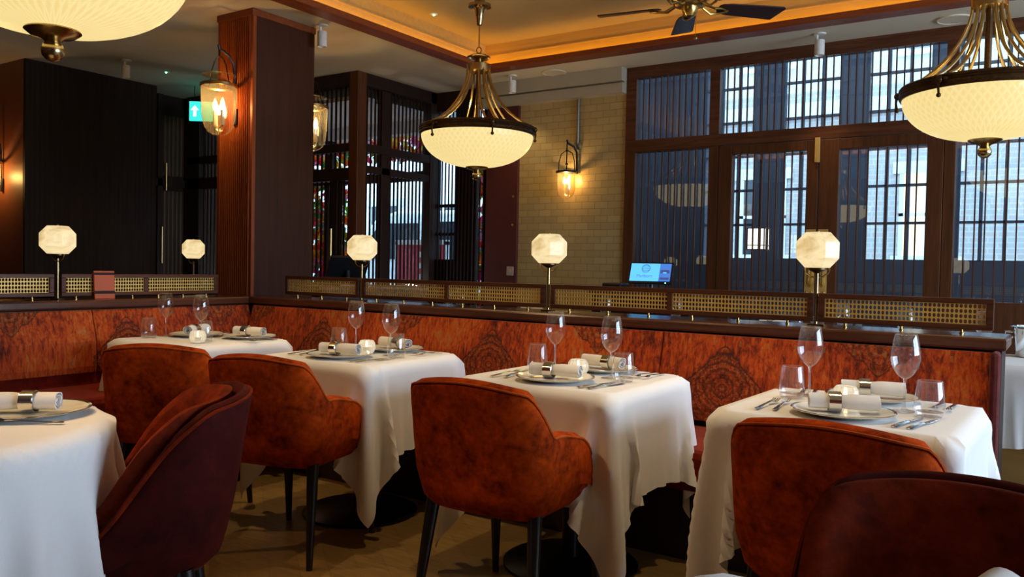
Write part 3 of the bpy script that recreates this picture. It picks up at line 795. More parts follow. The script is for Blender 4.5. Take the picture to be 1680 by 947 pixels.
# ================================================================== WALL LANTERNS
def bell_lantern(loc, rz, label, sc=1.0):
    # local: wall plane at y=0, lantern hangs at y=-d
    t = thing('wall_lantern', label, 'lantern', loc, rz, 'double bulb glass wall lanterns')
    d = .15
    g = MB(); g.box(-.018,-.018,-.26,.018,0,-.14); g.build('wall_plate', 'black_metal', t, bevel=.004)
    MB().tube([(0,-.016,-.2),(0,-.022,.12),(0,-.03,.18),(0,-.07,.23),(0,-d+.03,.255),(0,-d,.26),(0,-d-.008,.29)], .009, 8).build('bracket', 'black_metal', t, True)
    g = MB(); g.tube([(0,-d,.255),(0,-d,.215)], .005, 6)
    for s in (-1, 1):
        g.tube([(0,-d,.215),(s*.045,-d,.19),(s*.080,-d,.13),(s*.10,-d,.05),(s*.120,-d,.0)], .004, 6)
    g.build('hanger', 'black_metal', t, True)
    g = MB(); g.lathe([(.03,.085),(.09,.078),(.118,.070),(.120,.074),(.09,.084),(.03,.09),(.03,.085)], 32, (0,-d,0)); g.build('smoke_disc', 'amber_glass', t, True)
    g = MB(); g.lathe([(.122,-.012),(.130,-.008),(.130,.010),(.122,.014),(.117,.0),(.122,-.012)], 40, (0,-d,0)); g.build('collar', 'antique_brass', t, True)
    prof = [(.123,0),(.122,-.08),(.119,-.16),(.113,-.23),(.102,-.28),(.085,-.315),(.06,-.338),(.03,-.349),(.0001,-.352)]
    MB().lathe(prof, 40, (0,-d,0)).build('glass_bell', 'amber_glass', t, True, ang=180)
    for q, (x, y) in enumerate(((-.042,-.0),(.042,.0))):
        g = MB(); g.tube([(x,y-d,-.28),(x,y-d,-.175)], .014, 10); cd = g.build('candle_tube', 'wax', t, True)
        g = MB(); g.lathe([(.0001,-.175),(.010,-.17),(.018,-.145),(.012,-.115),(.0001,-.085)], 12, (x,y-d,0)); g.build('bulb', 'bulb_glow', cd, True)
    g = MB(); g.tube([(-.042,-d,-.28),(0,-d,-.305),(.042,-d,-.28)], .008, 8); g.tube([(0,-d,-.305),(0,-d,-.35)], .006, 8); g.build('cluster', 'antique_brass', t, True)
    return t
BL = bell_lantern((-5.04,PY0-.002,2.435), 0, 'large double bulb glass lantern hanging from the fluted pillar front')
dup(BL, (-5.05,PY1+.002,2.435), R(180), 'glass lantern half hidden behind the right edge of the pillar')
dup(BL, (-8.315,3.768,2.06), 0, 'wall lantern bracket at the far left edge of the picture')

sl = thing('bulkhead_lantern', 'slim glass lantern on a conduit fixed to the tiled wall', 'lantern', (-3.86,YB,2.22))
MB().tube([(.03,-.018,.13),(.03,-.018,.55)], .014, 10).build('conduit', 'pewter', sl, True)
g = MB(); g.lathe([(.0001,0),(.04,0),(.04,.025),(.0001,.03)], 20); g.build('junction_box', 'pewter', sl, True, loc=(.03,0,.12), rot=(R(90),0,0))
MB().tube([(.03,-.02,-.15),(.03,-.03,.05),(.02,-.07,.10),(-.02,-.115,.13),(-.025,-.125,.16)], .011, 8).build('bracket', 'black_metal', sl, True)
g = MB(); cx, cyy = -.025, -.12
g.tube([(cx,cyy,.13),(cx,cyy,-.13)], .006, 8); g.ball((cx,cyy,.06), .012); g.ball((cx,cyy,-.065), .014)
g.tube([(cx-.085,cyy,-.13),(cx-.083,cyy,-.04),(cx-.06,cyy,.03),(cx,cyy,.065),(cx+.06,cyy,.03),(cx+.083,cyy,-.04),(cx+.085,cyy,-.13)], .005, 6)
g.build('hanger', 'black_metal', sl, True)
g = MB(); g.lathe([(.08,-.012),(.10,-.008),(.10,.008),(.08,.012),(.075,0),(.08,-.012)], 32, (cx,cyy,-.14)); g.build('collar', 'black_metal', sl, True)
MB().lathe([(.083,0),(.083,-.17),(.075,-.205),(.05,-.235),(.02,-.248),(.0001,-.25)], 32, (cx,cyy,-.14)).build('glass_bell', 'amber_glass', sl, True, ang=180)
for x in (-.02, .022):
    g = MB(); g.tube([(cx+x,cyy,-.34),(cx+x,cyy,-.25)], .008, 8); cd = g.build('candle_tube', 'wax', sl, True)
    g = MB(); g.lathe([(.0001,-.25),(.008,-.245),(.013,-.225),(.008,-.20),(.0001,-.18)], 10, (cx+x,cyy,0)); g.build('bulb', 'bulb_glow', cd, True)

# ================================================================== CEILING FITTINGS
def spot_head(loc, rz, label):
    t = thing('ceiling_spotlight', label, 'spotlight', loc, rz, 'white cylinder ceiling spotlights')
    g = MB(); g.lathe([(.0001,0),(.045,0),(.045,-.01),(.0001,-.012)], 20); g.build('ceiling_rose', 'white_fitting', t, True)
    MB().tube([(-.02,0,-.01),(-.02,0,-.06)], .009, 8).build('stem', 'white_fitting', t, True)
    g = MB(); g.lathe([(.0001,-.05),(.034,-.05),(.036,-.055),(.036,-.165),(.032,-.165),(.030,-.155),(.0001,-.155)], 24); g.build('head', 'white_fitting', t, True)
    return t
S0 = spot_head((-4.40,6.50,HC), 0, 'white cylinder spotlight on the ceiling above the tiled wall')
for loc, lab in (((-1.592,6.50,HC), 'white cylinder spotlight on the ceiling above the double doors'),
                 ((-7.15,4.28,HC), 'white cylinder spotlight on the dim ceiling left of the pillar'),
                 ((-4.75,4.42,HC), 'white cylinder spotlight on the ceiling at the top right edge of the pillar')):
    dup(S0, loc, 0, lab)
def speaker(loc, label):
    t = thing('ceiling_speaker', label, 'speaker', loc, 0, 'round flush ceiling speakers')
    g = MB(); g.lathe([(.0001,-.006),(.10,-.006),(.105,-.01),(.115,-.008),(.115,0),(.0001,0)], 32); g.build('grille', 'ceiling_paint', t, True); return t
sp0 = speaker((-3.99,6.58,HC-.001), 'round flush ceiling speaker above the tiled wall')
dup(sp0, (-.70,6.585,HC-.001), 0, 'round flush ceiling speaker near the upper right pendant')
def eled(loc, label):
    t = thing('emergency_light', label, 'light', loc, 0, 'small emergency lights with green indicator')
    g = MB(); g.lathe([(.0001,-.006),(.028,-.006),(.032,0),(.0001,0)], 16); g.build('housing', 'white_fitting', t, True)
    MB().ball((.0,.0,-.008), .009, 8, 6).build('indicator', 'green_led', t, True); return t
e0 = eled((-7.25,4.75,HC+.003), 'tiny green indicator light on the dim ceiling left of the pillar')
dup(e0, (-4.30,5.20,ZC), 0, 'tiny green indicator light on the orange coffer ceiling')
av = thing('air_slot', 'thin pale slot diffuser in the dim ceiling at upper left', 'vent', (-6.55,4.11,HC+.003), R(76))
MB().box(-.16,-.008,-.004,.16,.008,0).build('slot', 'white_fitting', av)
sd = thing('sprinkler_head', 'small white ceiling fitting behind the nearest pendant finial', 'sprinkler', (-6.62,3.45,HC+.003))
g = MB(); g.lathe([(.0001,0),(.04,0),(.04,-.05),(.03,-.06),(.0001,-.06)], 16); g.build('body', 'white_fitting', sd, True)

# exit sign
ex = thing('exit_sign', 'green illuminated exit sign with white arrow hanging left of the pillar', 'sign', (-7.475,5.362,2.74), R(38))
MB().box(-.17,-.015,-.10,.17,.015,.10).build('face', 'exit_green', ex, bevel=.003)
m = Matrix.Translation((-.112,-.0165,0)) @ Matrix.Rotation(R(90), 4, 'X')
MB().prism([(-.016,-.055),(.016,-.055),(.016,.01),(.042,.01),(0,.06),(-.042,.01),(-.016,.01)], 0, .0015, m).build('arrow', 'exit_white', ex)
g = MB(); g.tube([(-.12,0,.10),(-.12,0,.28)], .004, 6); g.tube([(.12,0,.10),(.12,0,.28)], .004, 6); g.build('hanger', 'black_metal', ex)

# ================================================================== SERVICE COUNTER AND TILLS
st = thing('service_counter', 'dark wooden service counter standing under the till screen', 'counter', (-2.78,6.2,0))
g = MB(); g.box(-.42,-.25,.0,.42,.3,.98); g.build('body', 'dark_wood', st, bevel=.004)
MB().box(-.44,-.27,.98,.44,.32,1.01).build('top', 'walnut_x', st, bevel=.004)
ps = thing('till_screen', 'black till with bright blue touch screen beside the tiled wall', 'till', (-2.80,6.2,1.01), R(8))
m = Matrix.Translation((0,0,.15)) @ Matrix.Rotation(R(-24), 4, 'X') 
sh = Matrix.Identity(4)
MB().box(-.185,-.0,-.095,.185,.02,.095,m).build('housing', 'black_plastic', ps, bevel=.005)
sc_ = MB().box(-.168,-.0035,-.075,.075,-.0005,.08,m).build('display', 'screen_cyan', ps)
MB().box(.075,-.0035,-.075,.168,-.0005,.08,m).build('side_panel', 'screen_blue', ps)
g = MB(); g.box(.085,-.005,-.005,.158,-.0036,.025,m); g.box(.085,-.005,-.062,.158,-.0036,-.042,m); g.build('side_buttons', 'screen_navy', ps)
MB().box(.105,-.006,-.006,.135,-.005,.004,m).build('button_mark', 'screen_cyan', ps)
g = MB(); r_ = .034
g.tube([m @ Vector((-.04+r_*cos(a),-.004,.035+r_*sin(a))) for a in [2*pi*i/24 for i in range(24)]], .003, 6, loop=True)
for q in (-.5,.1,.7):
    g.tube([m @ Vector((-.04+r_*.9*cos(a),-.004,.035+.5*r_*sin(a)*q+r_*.5*q)) for a in [pi*i/10 for i in range(11)]], .0025, 5)
g.build('emblem', 'screen_text', ps)
tx = bpy.data.curves.new('lettering', 'FONT'); tx.body = 'Marlborn'; tx.size = .036; tx.align_x = 'CENTER'; tx.extrude = .0005
tmp = bpy.data.objects.new('lettering', tx); COL.objects.link(tmp); bpy.context.view_layer.update()
lm = bpy.data.meshes.new_from_object(tmp.evaluated_get(bpy.context.evaluated_depsgraph_get())); bpy.data.objects.remove(tmp)
lm.materials.clear(); lm.materials.append(M['screen_text'])
to = bpy.data.objects.new('lettering', lm); COL.objects.link(to); to.parent = ps
to.matrix_local = m @ Matrix.Translation((-.045,-.0042,-.042)) @ Matrix.Rotation(R(90), 4, 'X')
g = MB(); g.tube([(0,.03,.01),(0,.03,.12)], .02, 12); g.box(-.1,-.06,0,.1,.12,.012); g.build('stand', 'black_plastic', ps)
MB().box(.13,-.003,-.092,.14,-.0005,-.086,m).build('power_light', 'green_led', ps)
cm = thing('receipt_printer', 'small black receipt printer to the left of the till screen', 'printer', (-3.07,6.1,1.01))
MB().box(-.085,-.07,0,.085,.10,.062).build('body', 'black_plastic', cm, bevel=.012)
MB().box(.0,-.04,.062,.07,.02,.066).build('paper_slot', 'chrome', cm)
hs = thing('host_desk', 'dark host desk behind the divider, right of the pillar', 'desk', (-4.93,5.15,0), R(60))
g = MB(); g.box(-.45,-.2,0,.45,.25,.97); g.build('body', 'dark_wood', hs, bevel=.004)
MB().box(-.47,-.22,.97,.47,.27,1.0).build('top', 'walnut_x', hs, bevel=.004)
ht = thing('till_monitor', 'black monitor seen from behind on the desk right of the pillar', 'monitor', (-5.05,5.02,1.0), R(-28))
mm = Matrix.Translation((0,0,.14)) @ Matrix.Rotation(R(0), 4, 'Z') @ Matrix.Rotation(R(40), 4, 'Y')
MB().box(-.012,-.17,-.14,.012,.17,.14,mm).build('screen', 'black_plastic', ht, bevel=.006)
g = MB(); g.tube([(0,0,0),(0,0,.13)], .02, 10); g.box(-.08,-.08,0,.08,.08,.012); g.build('stand', 'black_plastic', ht)

# ================================================================== TABLEWARE (first of each kind, copied later)
def lathe_solid(prof, n=32): return MB().lathe(prof, n)
NULL = (0,0,-5)
def wine_glass(loc, label, grp):
    t = thing('wine_glass', label, 'wine glass', loc, 0, grp)
    foot = [(.0001,.004),(.01,.005),(.036,.0015),(.037,0),(.0001,0)]
    MB().lathe(foot, 32).build('foot', 'crystal', t, True)
    MB().lathe([(.012,.004),(.005,.012),(.0038,.04),(.0038,.085),(.006,.097)], 16).build('stem', 'crystal_base', t, True)
    bowl = [(.0001,.095),(.010,.098),(.024,.110),(.036,.130),(.0415,.152),(.041,.175),(.036,.205),(.031,.228),(.0303,.2292),(.0300,.227)]
    MB().lathe(bowl, 40).build('bowl', 'crystal', t, True, ang=180)
    return t
def tumbler(loc, label, grp):
    t = thing('water_tumbler', label, 'tumbler', loc, 0, grp)
    MB().lathe([(.0001,.001),(.036,.001),(.0385,.008),(.0385,.016),(.0001,.014)], 32).build('base', 'crystal_base', t, True)
    MB().lathe([(.037,.006),(.043,.02),(.0435,.035),(.041,.06),(.0355,.108),(.035,.109),(.0345,.1075)], 40).build('wall', 'crystal', t, True, ang=180)
    return t
def plate(loc, label, grp):
    t = thing('charger_plate', label, 'plate', loc, 0, grp)
    MB().lathe([(.0001,.006),(.095,.006),(.105,.009),(.142,.017),(.1425,.013),(.105,.004),(.095,0),(.0001,0)], 56).build('dish', 'china', t, True)
    MB().lathe([(.1405,.0165),(.150,.0185),(.1515,.017),(.150,.0145),(.1405,.0125)], 56).build('rim', 'silver', t, True)
    return t
def napkin(loc, rz, label, grp):
    t = thing('rolled_napkin', label, 'napkin', loc, rz, grp)
    L = .20; turns = 2.6; n = 60
    rings = []
    for k in range(13):
        u = k/12; x = -L/2+L*u; pin = 1-.16*math.exp(-((u-.45)/.10)**2)
        out = []; inn = []
        for i in range(n+1):
            a = 2*pi*turns*i/n; r = (.010+.021*i/n)*pin*(1+.03*sin(3*a+5*u))
            out.append((x+.002*sin(i*.9)*(k in (0,12)), r*cos(a), .032+r*sin(a)*.9))
            r -= .0022; inn.append((x, r*cos(a), .032+r*sin(a)*.9))
        rings.append(out+inn[::-1])
    g = MB(); g.loft(rings); g.build('roll', 'napkin', t, True, ang=60)
    g = MB(); rr = .031
    g.loft([[(-.045+dx+(0), (rr+dr)*cos(a), .032+(rr+dr)*sin(a)*.93) for a in [2*pi*j/32 for j in range(32)]] for dx, dr in ((0,0),(.002,.003),(.036,.003),(.038,0),(.036,-.002),(.002,-.002))], loop=True)
    g.build('napkin_ring', 'silver', t, True)
    return t
def votive(loc, label, grp):
    t = thing('votive_candle', label, 'candle', loc, 0, grp)
    g = MB(); n = 48; rings = []
    for (r, z) in ((.020,0),(.034,.004),(.044,.02),(.047,.036),(.044,.054),(.036,.066),(.033,.070),(.030,.066),(.036,.05),(.038,.036),(.034,.018),(.018,.010)):
        rings.append([((r+.0022*sin(12*(2*pi*j/n)+z*55))*cos(2*pi*j/n), (r+.0022*sin(12*(2*pi*j/n)+z*55))*sin(2*pi*j/n), z) for j in range(n)])
    g.loft(rings); g.build('holder', 'votive_glass', t, True, ang=180)
    wx = MB().lathe([(.0001,.012),(.020,.012),(.020,.034),(.0001,.033)], 20).build('tealight', 'wax', t, True)
    MB().lathe([(.0001,.034),(.004,.038),(.006,.044),(.003,.054),(.0001,.062)], 10).build('flame', 'flame_glow', wx, True)
    return t
def cutlery_profile(pts):     # width profile along x with a gentle arch
    rings = []
    for (x, w, z, h) in pts: rings.append([(x,-w,z),(x,-w*.6,z+h),(x,w*.6,z+h),(x,w,z),(x,0,z-.0004)])
    return MB().loft(rings)
def fork(loc, rz, label, grp):
    t = thing('fork', label, 'fork', loc, rz, grp)
    cutlery_profile([(-.10,.003,.003,.001),(-.097,.008,.0025,.0025),(-.06,.0055,.004,.003),(0,.0032,.007,.003),(.035,.0035,.009,.0025),(.05,.010,.007,.002),(.06,.0115,.006,.002)]).build('handle', 'silver', t, True)
    g = MB()
    for k in range(4):
        y = -.0098+.0065*k
        g.loft([[(x,y-.0015,z),(x,y-.0012,z+.0016),(x,y+.0012,z+.0016),(x,y+.0015,z)] for x, z in ((.058,.006),(.075,.0055),(.09,.008),(.103,.011))])
    g.build('tines', 'silver', t, True)
    return t
def knife(loc, rz, label, grp):
    t = thing('table_knife', label, 'knife', loc, rz, grp)
    cutlery_profile([(-.115,.004,.001,.002),(-.112,.009,.001,.004),(-.08,.0065,.002,.005),(-.02,.0048,.003,.005),(-.005,.006,.002,.004)]).build('handle', 'silver', t, True)
    cutlery_profile([(-.006,.005,.002,.003),(.01,.008,.001,.002),(.07,.009,.001,.0015),(.10,.006,.001,.001),(.112,.001,.001,.0006)]).build('blade', 'silver', t, True)
    return t
KIND = {}
def put(kind, loc, rz, label, grp):
    if kind not in KIND:
        fnc = dict(wine=wine_glass, tumbler=tumbler, plate=plate, votive=votive)
        if kind in fnc: KIND[kind] = fnc[kind](loc, label, grp); KIND[kind].rotation_euler[2] = rz; KIND[kind].scale = {'wine': (1.05,1.05,1.06), 'votive': (.88,.88,.9)}.get(kind, (1,1,1))
        else: KIND[kind] = dict(napkin=napkin, fork=fork, knife=knife)[kind](loc, rz, label, grp)
        return KIND[kind]
    return dup(KIND[kind], loc, rz, label, grp)

# ================================================================== TABLECLOTHS: a small cloth simulation
def drape(size, N, half, rnd, zt, seed, rot, off=(0,0), steps=170, iters=10):
    rs = np.random.RandomState(seed)
    h = size/(N-1); l = np.linspace(-size/2, size/2, N)
    gx, gy = np.meshgrid(l, l, indexing='ij')
    c, s = cos(rot), sin(rot)
    X = np.stack([gx*c-gy*s+off[0], gx*s+gy*c+off[1], np.full_like(gx, zt+.004)], -1)
    X[..., 2] += rs.normal(0, .004 if rnd < .1 else .016, (N,N))*(np.abs(np.maximum(np.abs(gx),np.abs(gy))) > half)
    def sdf(P):
        qx = np.abs(P[...,0])-(half-rnd); qy = np.abs(P[...,1])-(half-rnd)
        return np.sqrt(np.maximum(qx,0)**2+np.maximum(qy,0)**2)+np.minimum(np.maximum(qx,qy),0)-rnd
    pin = sdf(X) < -.03
    X0 = X.copy(); X[..., 2] = np.where(pin, X[...,2], X[...,2])
    V = np.zeros_like(X); dt = .02
    S = []
    for a, b in ((1,0),(0,1),(1,1),(1,-1),(2,0),(0,2)):
        Lr = h*sqrt(a*a+b*b); k = 1.0 if a+abs(b) == 1 else (.4 if abs(b) == 1 else .04)
        for par in ((0,1) if max(a,abs(b)) == 1 else (0,1,2,3)):
            i = np.arange(N-a) if a else np.arange(N)
            j = np.arange(N-abs(b)) if b else np.arange(N)
            if b < 0: j = j+1
            m = len(((0,1)) if max(a,abs(b)) == 1 else (0,1,2,3))
            if a: i = i[(i//(1) % m) == par] if m == 2 else i[(i % m) == par]
            else: j = j[(j % m) == par]
            I, J = np.meshgrid(i, j, indexing='ij')
            S.append((I, J, I+a, J+b, Lr, k))
    wgt = np.where(pin, 0., 1.)
    CON = []
    for I,J,I2,J2,Lr,k in S:
        w1 = wgt[I,J]; w2 = wgt[I2,J2]; ws = w1+w2; ws = np.where(ws == 0, 1, ws)
        CON.append((I,J,I2,J2,Lr,(k*w1/ws)[...,None],(k*w2/ws)[...,None]))
    top = zt+.003
    for st in range(steps):
        V[..., 2] -= 9.8*dt*np.where(pin, 0, 1); V *= .965
        P = X+V*dt*np.where(pin, 0, 1)[...,None]
        for it in range(iters):
            for I,J,I2,J2,Lr,k1,k2 in CON:
                d = P[I2,J2]-P[I,J]; L = np.sqrt((d*d).sum(-1, keepdims=True))+1e-9
                q = d*(1-Lr/L)
                P[I,J] += k1*q; P[I2,J2] -= k2*q
            sd = sdf(P); ins = (sd < .004) & (P[...,2] < top)
            up_ = ins & ((top-P[...,2]) < np.maximum(.012, -sd*.9)) & (sd < -.004)
            P[...,2] = np.where(up_, top, P[...,2])
            out = ins & ~up_
            if out.any():
                px = P[...,0]; py = P[...,1]; e = 1e-4
                Q = P.copy(); Q[...,0] += e; gxn = (sdf(Q)-sd)/e; Q = P.copy(); Q[...,1] += e; gyn = (sdf(Q)-sd)/e
                mv = np.where(out, .004-sd, 0)
                P[...,0] += gxn*mv; P[...,1] += gyn*mv
            P[...,2] = np.maximum(P[...,2], .01)
        V = (P-X)/dt; X = P
    return X
def cloth_mesh(X, name='tablecloth'):
    N = X.shape[0]; g = MB()
    g.v = [tuple(p) for p in X.reshape(-1,3)]
    g.f = [(i*N+j,(i+1)*N+j,(i+1)*N+j+1,i*N+j+1) for i in range(N-1) for j in range(N-1)]
    me = bpy.data.meshes.new(name); me.from_pydata(g.v, [], g.f)
    me.polygons.foreach_set('use_smooth', [True]*len(me.polygons)); me.materials.append(M['cloth']); me.set_sharp_from_angle(angle=R(58))
    return me
TZ = .752
CL = [cloth_mesh(drape(1.388, 59, .355, .010, TZ, 3, 0, (0,0), 210)), cloth_mesh(drape(1.388, 59, .355, .010, TZ, 8, 0, (0,0), 210))]
CLR = cloth_mesh(drape(1.62, 57, .47, .47, TZ, 5, R(-25), (.02,.02), 210))
def put_cloth(me, loc, rz, label, grp='white tablecloths'):
    o = bpy.data.objects.new('tablecloth', me); COL.objects.link(o); o.location = loc; o.rotation_euler = (0,0,rz)
    return tag(o, label, 'tablecloth', grp)
def make_table(loc, rz, half, label, round_=False, grp='pedestal dining tables'):
    t = thing('pedestal_table', label, 'table', loc, rz, grp)
    g = MB()
    if round_: g.lathe([(.0001,TZ-.035),(half,TZ-.035),(half,TZ-.007),(.0001,TZ-.007)], 48)
    else: g.prism([(half*math.copysign(abs(cos(a))**.25,cos(a)),half*math.copysign(abs(sin(a))**.25,sin(a))) for a in [2*pi*i/48 for i in range(48)]],TZ-.038,TZ-.010)
    g.build('tabletop', 'walnut_x', t)
    g = MB(); g.lathe([(.0001,.40),(.085,.40),(.085,.70),(.10,.70),(.10,TZ-.03),(.0001,TZ-.03)], 40); g.build('fluted_drum', 'oak_flute', t, True)
    MB().tube([(0,0,.03),(0,0,.42)], .035, 16).build('column', 'black_metal', t, True)
    MB().lathe([(.0001,0),(.27,0),(.27,.012),(.25,.02),(.06,.035),(.0001,.04)], 40).build('base', 'black_metal', t, True)
    return t

TZC = TZ+.0065
TB = [(-3.93,2.80,R(-3),0,'the corner table at left'), (-2.77,2.86,R(2),1,'the second table from left'), (-1.61,2.86,R(0),0,'the third table from left'), (-.55,2.80,R(-2),1,'the right table')]
ROTC = [R(90),R(0),R(180),R(90)]
t0 = None
for i, (tx_, ty_, rz, ci, nm) in enumerate(TB):
    lab = 'square pedestal table hidden under a white cloth, '+nm
    if t0 is None: t0 = make_table((tx_,ty_,0), rz, .325, lab)
    else: dup(t0, (tx_,ty_,0), rz, lab)
    put_cloth(CL[ci], (tx_,ty_,0), rz+ROTC[i], 'white cloth with hanging corner folds draped over '+nm)
def place(kind, T, dx, dy, dz, a, what, grp):
    tx_, ty_, rz = TB[T][0], TB[T][1], TB[T][2]
    c, s = cos(rz), sin(rz)
    return put(kind, (tx_+dx*c-dy*s, ty_+dx*s+dy*c, TZC+dz), rz+a, what+' '+TB[T][4], grp)
for T in (3,2,1):
    G = 'place settings on the square tables'
    place('wine',T,-.18,.15,0,0,'wine glass at left on','wine glasses on the square tables'); place('wine',T,.145,.035,0,0,'wine glass at right on','wine glasses on the square tables')
    place('tumbler',T,-.215,.065,0,0,'water tumbler left of the plates on','tumblers on the square tables'); place('tumbler',T,.225,-.02,0,0,'water tumbler right of the plates on','tumblers on the square tables')
    place('plate',T,.01,-.165,0,0,'white charger plate at the chair side of','charger plates'); place('plate',T,.01,.222,0,0,'white charger plate at the banquette side of','charger plates')
    place('napkin',T,.012,-.165,.006,R(8 if T != 3 else 20),'rolled napkin in silver ring at the chair side of','rolled napkins'); place('napkin',T,.012,.222,.006,R(170 if T != 3 else 15),'rolled napkin in silver ring at the banquette side of','rolled napkins')
    place('votive',T,0.0 if T != 3 else -.03,.03,0,0,'glowing glass votive in the middle of','votive candles')
    for k, (fx, w) in enumerate(((-.225,'outer'),(-.185,'inner'))): place('fork',T,fx,-.16+.02*k,0,R(90+6*k),w+' fork at the chair side of','forks')
    for k, (fx, w) in enumerate(((.195,'inner'),(.235,'outer'))): place('knife',T,fx,-.17,0,R(90-10),w+' knife at the chair side of','knives')
    for k, (fx, w) in enumerate(((.215,'inner'),(.255,'outer'))): place('fork',T,fx,.19,0,R(-90),w+' fork at the banquette side of','forks')
    for k, (fx, w) in enumerate(((-.185,'inner'),(-.225,'outer'))): place('knife',T,fx,.22,0,R(-80),w+' knife at the banquette side of','knives')
T = 0
place('wine',T,-.27,-.05,0,0,'wine glass at left on','wine glasses on the square tables'); place('wine',T,.03,-.02,0,0,'wine glass at right on','wine glasses on the square tables')
place('tumbler',T,-.235,-.17,0,0,'water tumbler left of the plates on','tumblers on the square tables'); place('tumbler',T,.13,-.06,0,0,'water tumbler right of the plates on','tumblers on the square tables')
place('plate',T,-.17,.08,0,0,'white charger plate at the left end of','charger plates'); place('plate',T,.13,.22,0,0,'white charger plate at the banquette side of','charger plates')
place('napkin',T,-.17,.08,.006,R(118),'rolled napkin seen end-on at the left end of','rolled napkins'); place('napkin',T,.13,.22,.006,R(12),'rolled napkin in silver ring at the banquette side of','rolled napkins')
place('votive',T,.19,-.14,0,0,'glowing glass votive on','votive candles')
place('fork',T,.30,.16,0,R(-85),'inner fork at the right edge of','forks'); place('fork',T,.33,.16,0,R(-85),'outer fork at the right edge of','forks')

# front left round table
RT = (-2.41,.87)
make_table((RT[0],RT[1],0), 0, .425, 'round pedestal table hidden under white cloth at the front left', True)
put_cloth(CLR, (RT[0],RT[1],0), R(0), 'long white cloth over the round table at the front left')
TX = 'on the round table at front left'
put('plate', (-2.345,1.135,TZC), 0, 'white charger plate with silver rim '+TX, 'charger plates')
put('napkin', (-2.345,1.105,TZC+.006), R(222), 'rolled napkin in silver ring '+TX, 'rolled napkins')
put('fork', (-2.22,1.055,TZC), R(222), 'upturned fork '+TX, 'forks')
# nearest table under the camera
make_table((-.10,.85,0), R(4), .31, 'square table at bottom right, nearest to the camera', False)
NC = cloth_mesh(drape(1.1, 35, .335, .02, TZ, 12, R(2), (0,0), 120, 8))
put_cloth(NC, (-.10,.85,0), R(4), 'white cloth on the nearest table, just below the picture')
put('plate', (-.085,1.095,TZC), 0, 'white charger plate at the bottom edge of the picture, right', 'charger plates')
put('napkin', (-.075,1.105,TZC+.006), R(75), 'rolled napkin at the bottom edge of the picture, right', 'rolled napkins')

# ---------------------------------------------------------------- tables behind the divider
g3 = 'tables behind the divider'
for k, (x, y, nm) in enumerate(((-.03,5.0,'the table behind the right end of the divider'),(-.90,5.05,'the table behind the second lattice from right'),(-2.36,5.08,'the table behind the middle lattice'),(-4.05,5.2,'the table behind the left double lattice'),(-1.80,6.28,'the table in front of the double doors'),(-4.05,6.30,'the table against the tiled wall'))):
    dup(t0, (x,y,0), 0, 'square pedestal table under white cloth: '+nm)
    put_cloth(CL[k % 2], (x,y,0), R(90*k), 'white cloth over '+nm)
for (x, y, nm) in ((-.34,5.0,'behind the right end of the ledge, nearest the end'),(-.71,4.93,'behind the right single lattice, left of the end one'),(-1.08,5.15,'behind the double doors lamp, to its right'),(-1.19,5.0,'behind the lattice just left of the double doors lamp'),
                   (-2.14,5.16,'behind the middle lattice, right of its mullion'),(-2.59,5.02,'behind the middle lattice, near the till'),(-4.12,5.23,'behind the left double lattice'),(-3.9,5.1,'behind the left double lattice, right one')):
    put('wine', (x,y,TZC), 0, 'wine glass '+nm, 'wine glasses behind the divider')
for (x, y, nm) in ((-1.30,5.1,'left of the wine glass behind the double doors lattice'),(-1.62,6.2,'on the table in front of the double doors'),(-4.25,5.1,'behind the left double lattice')):
    put('tumbler', (x,y,TZC), 0, 'water tumbler '+nm, 'tumblers behind the divider')
for (x, y, nm) in ((-1.82,6.28,'in front of the double doors'),(-4.0,6.3,'against the tiled wall')):
    put('plate', (x,y,TZC), 0, 'white charger plate on the table '+nm, 'charger plates')
    put('napkin', (x,y,TZC+.006), R(20), 'rolled napkin on the table '+nm, 'rolled napkins')
ib = thing('ice_bucket', 'polished steel ice bucket on the far right table', 'bucket', (-.12,5.22,TZC))
MB().lathe([(.0001,0),(.085,0),(.10,.15),(.115,.155),(.115,.162),(.10,.165),(.094,.155),(.08,.01),(.0001,.01)], 40).build('body', 'chrome', ib, True)
for s in (-1, 1): MB().tube([(s*.10,0,.13),(s*.135,0,.13),(s*.135,0,.105),(s*.098,0,.10)], .007, 8).build('handle', 'chrome', ib, True)

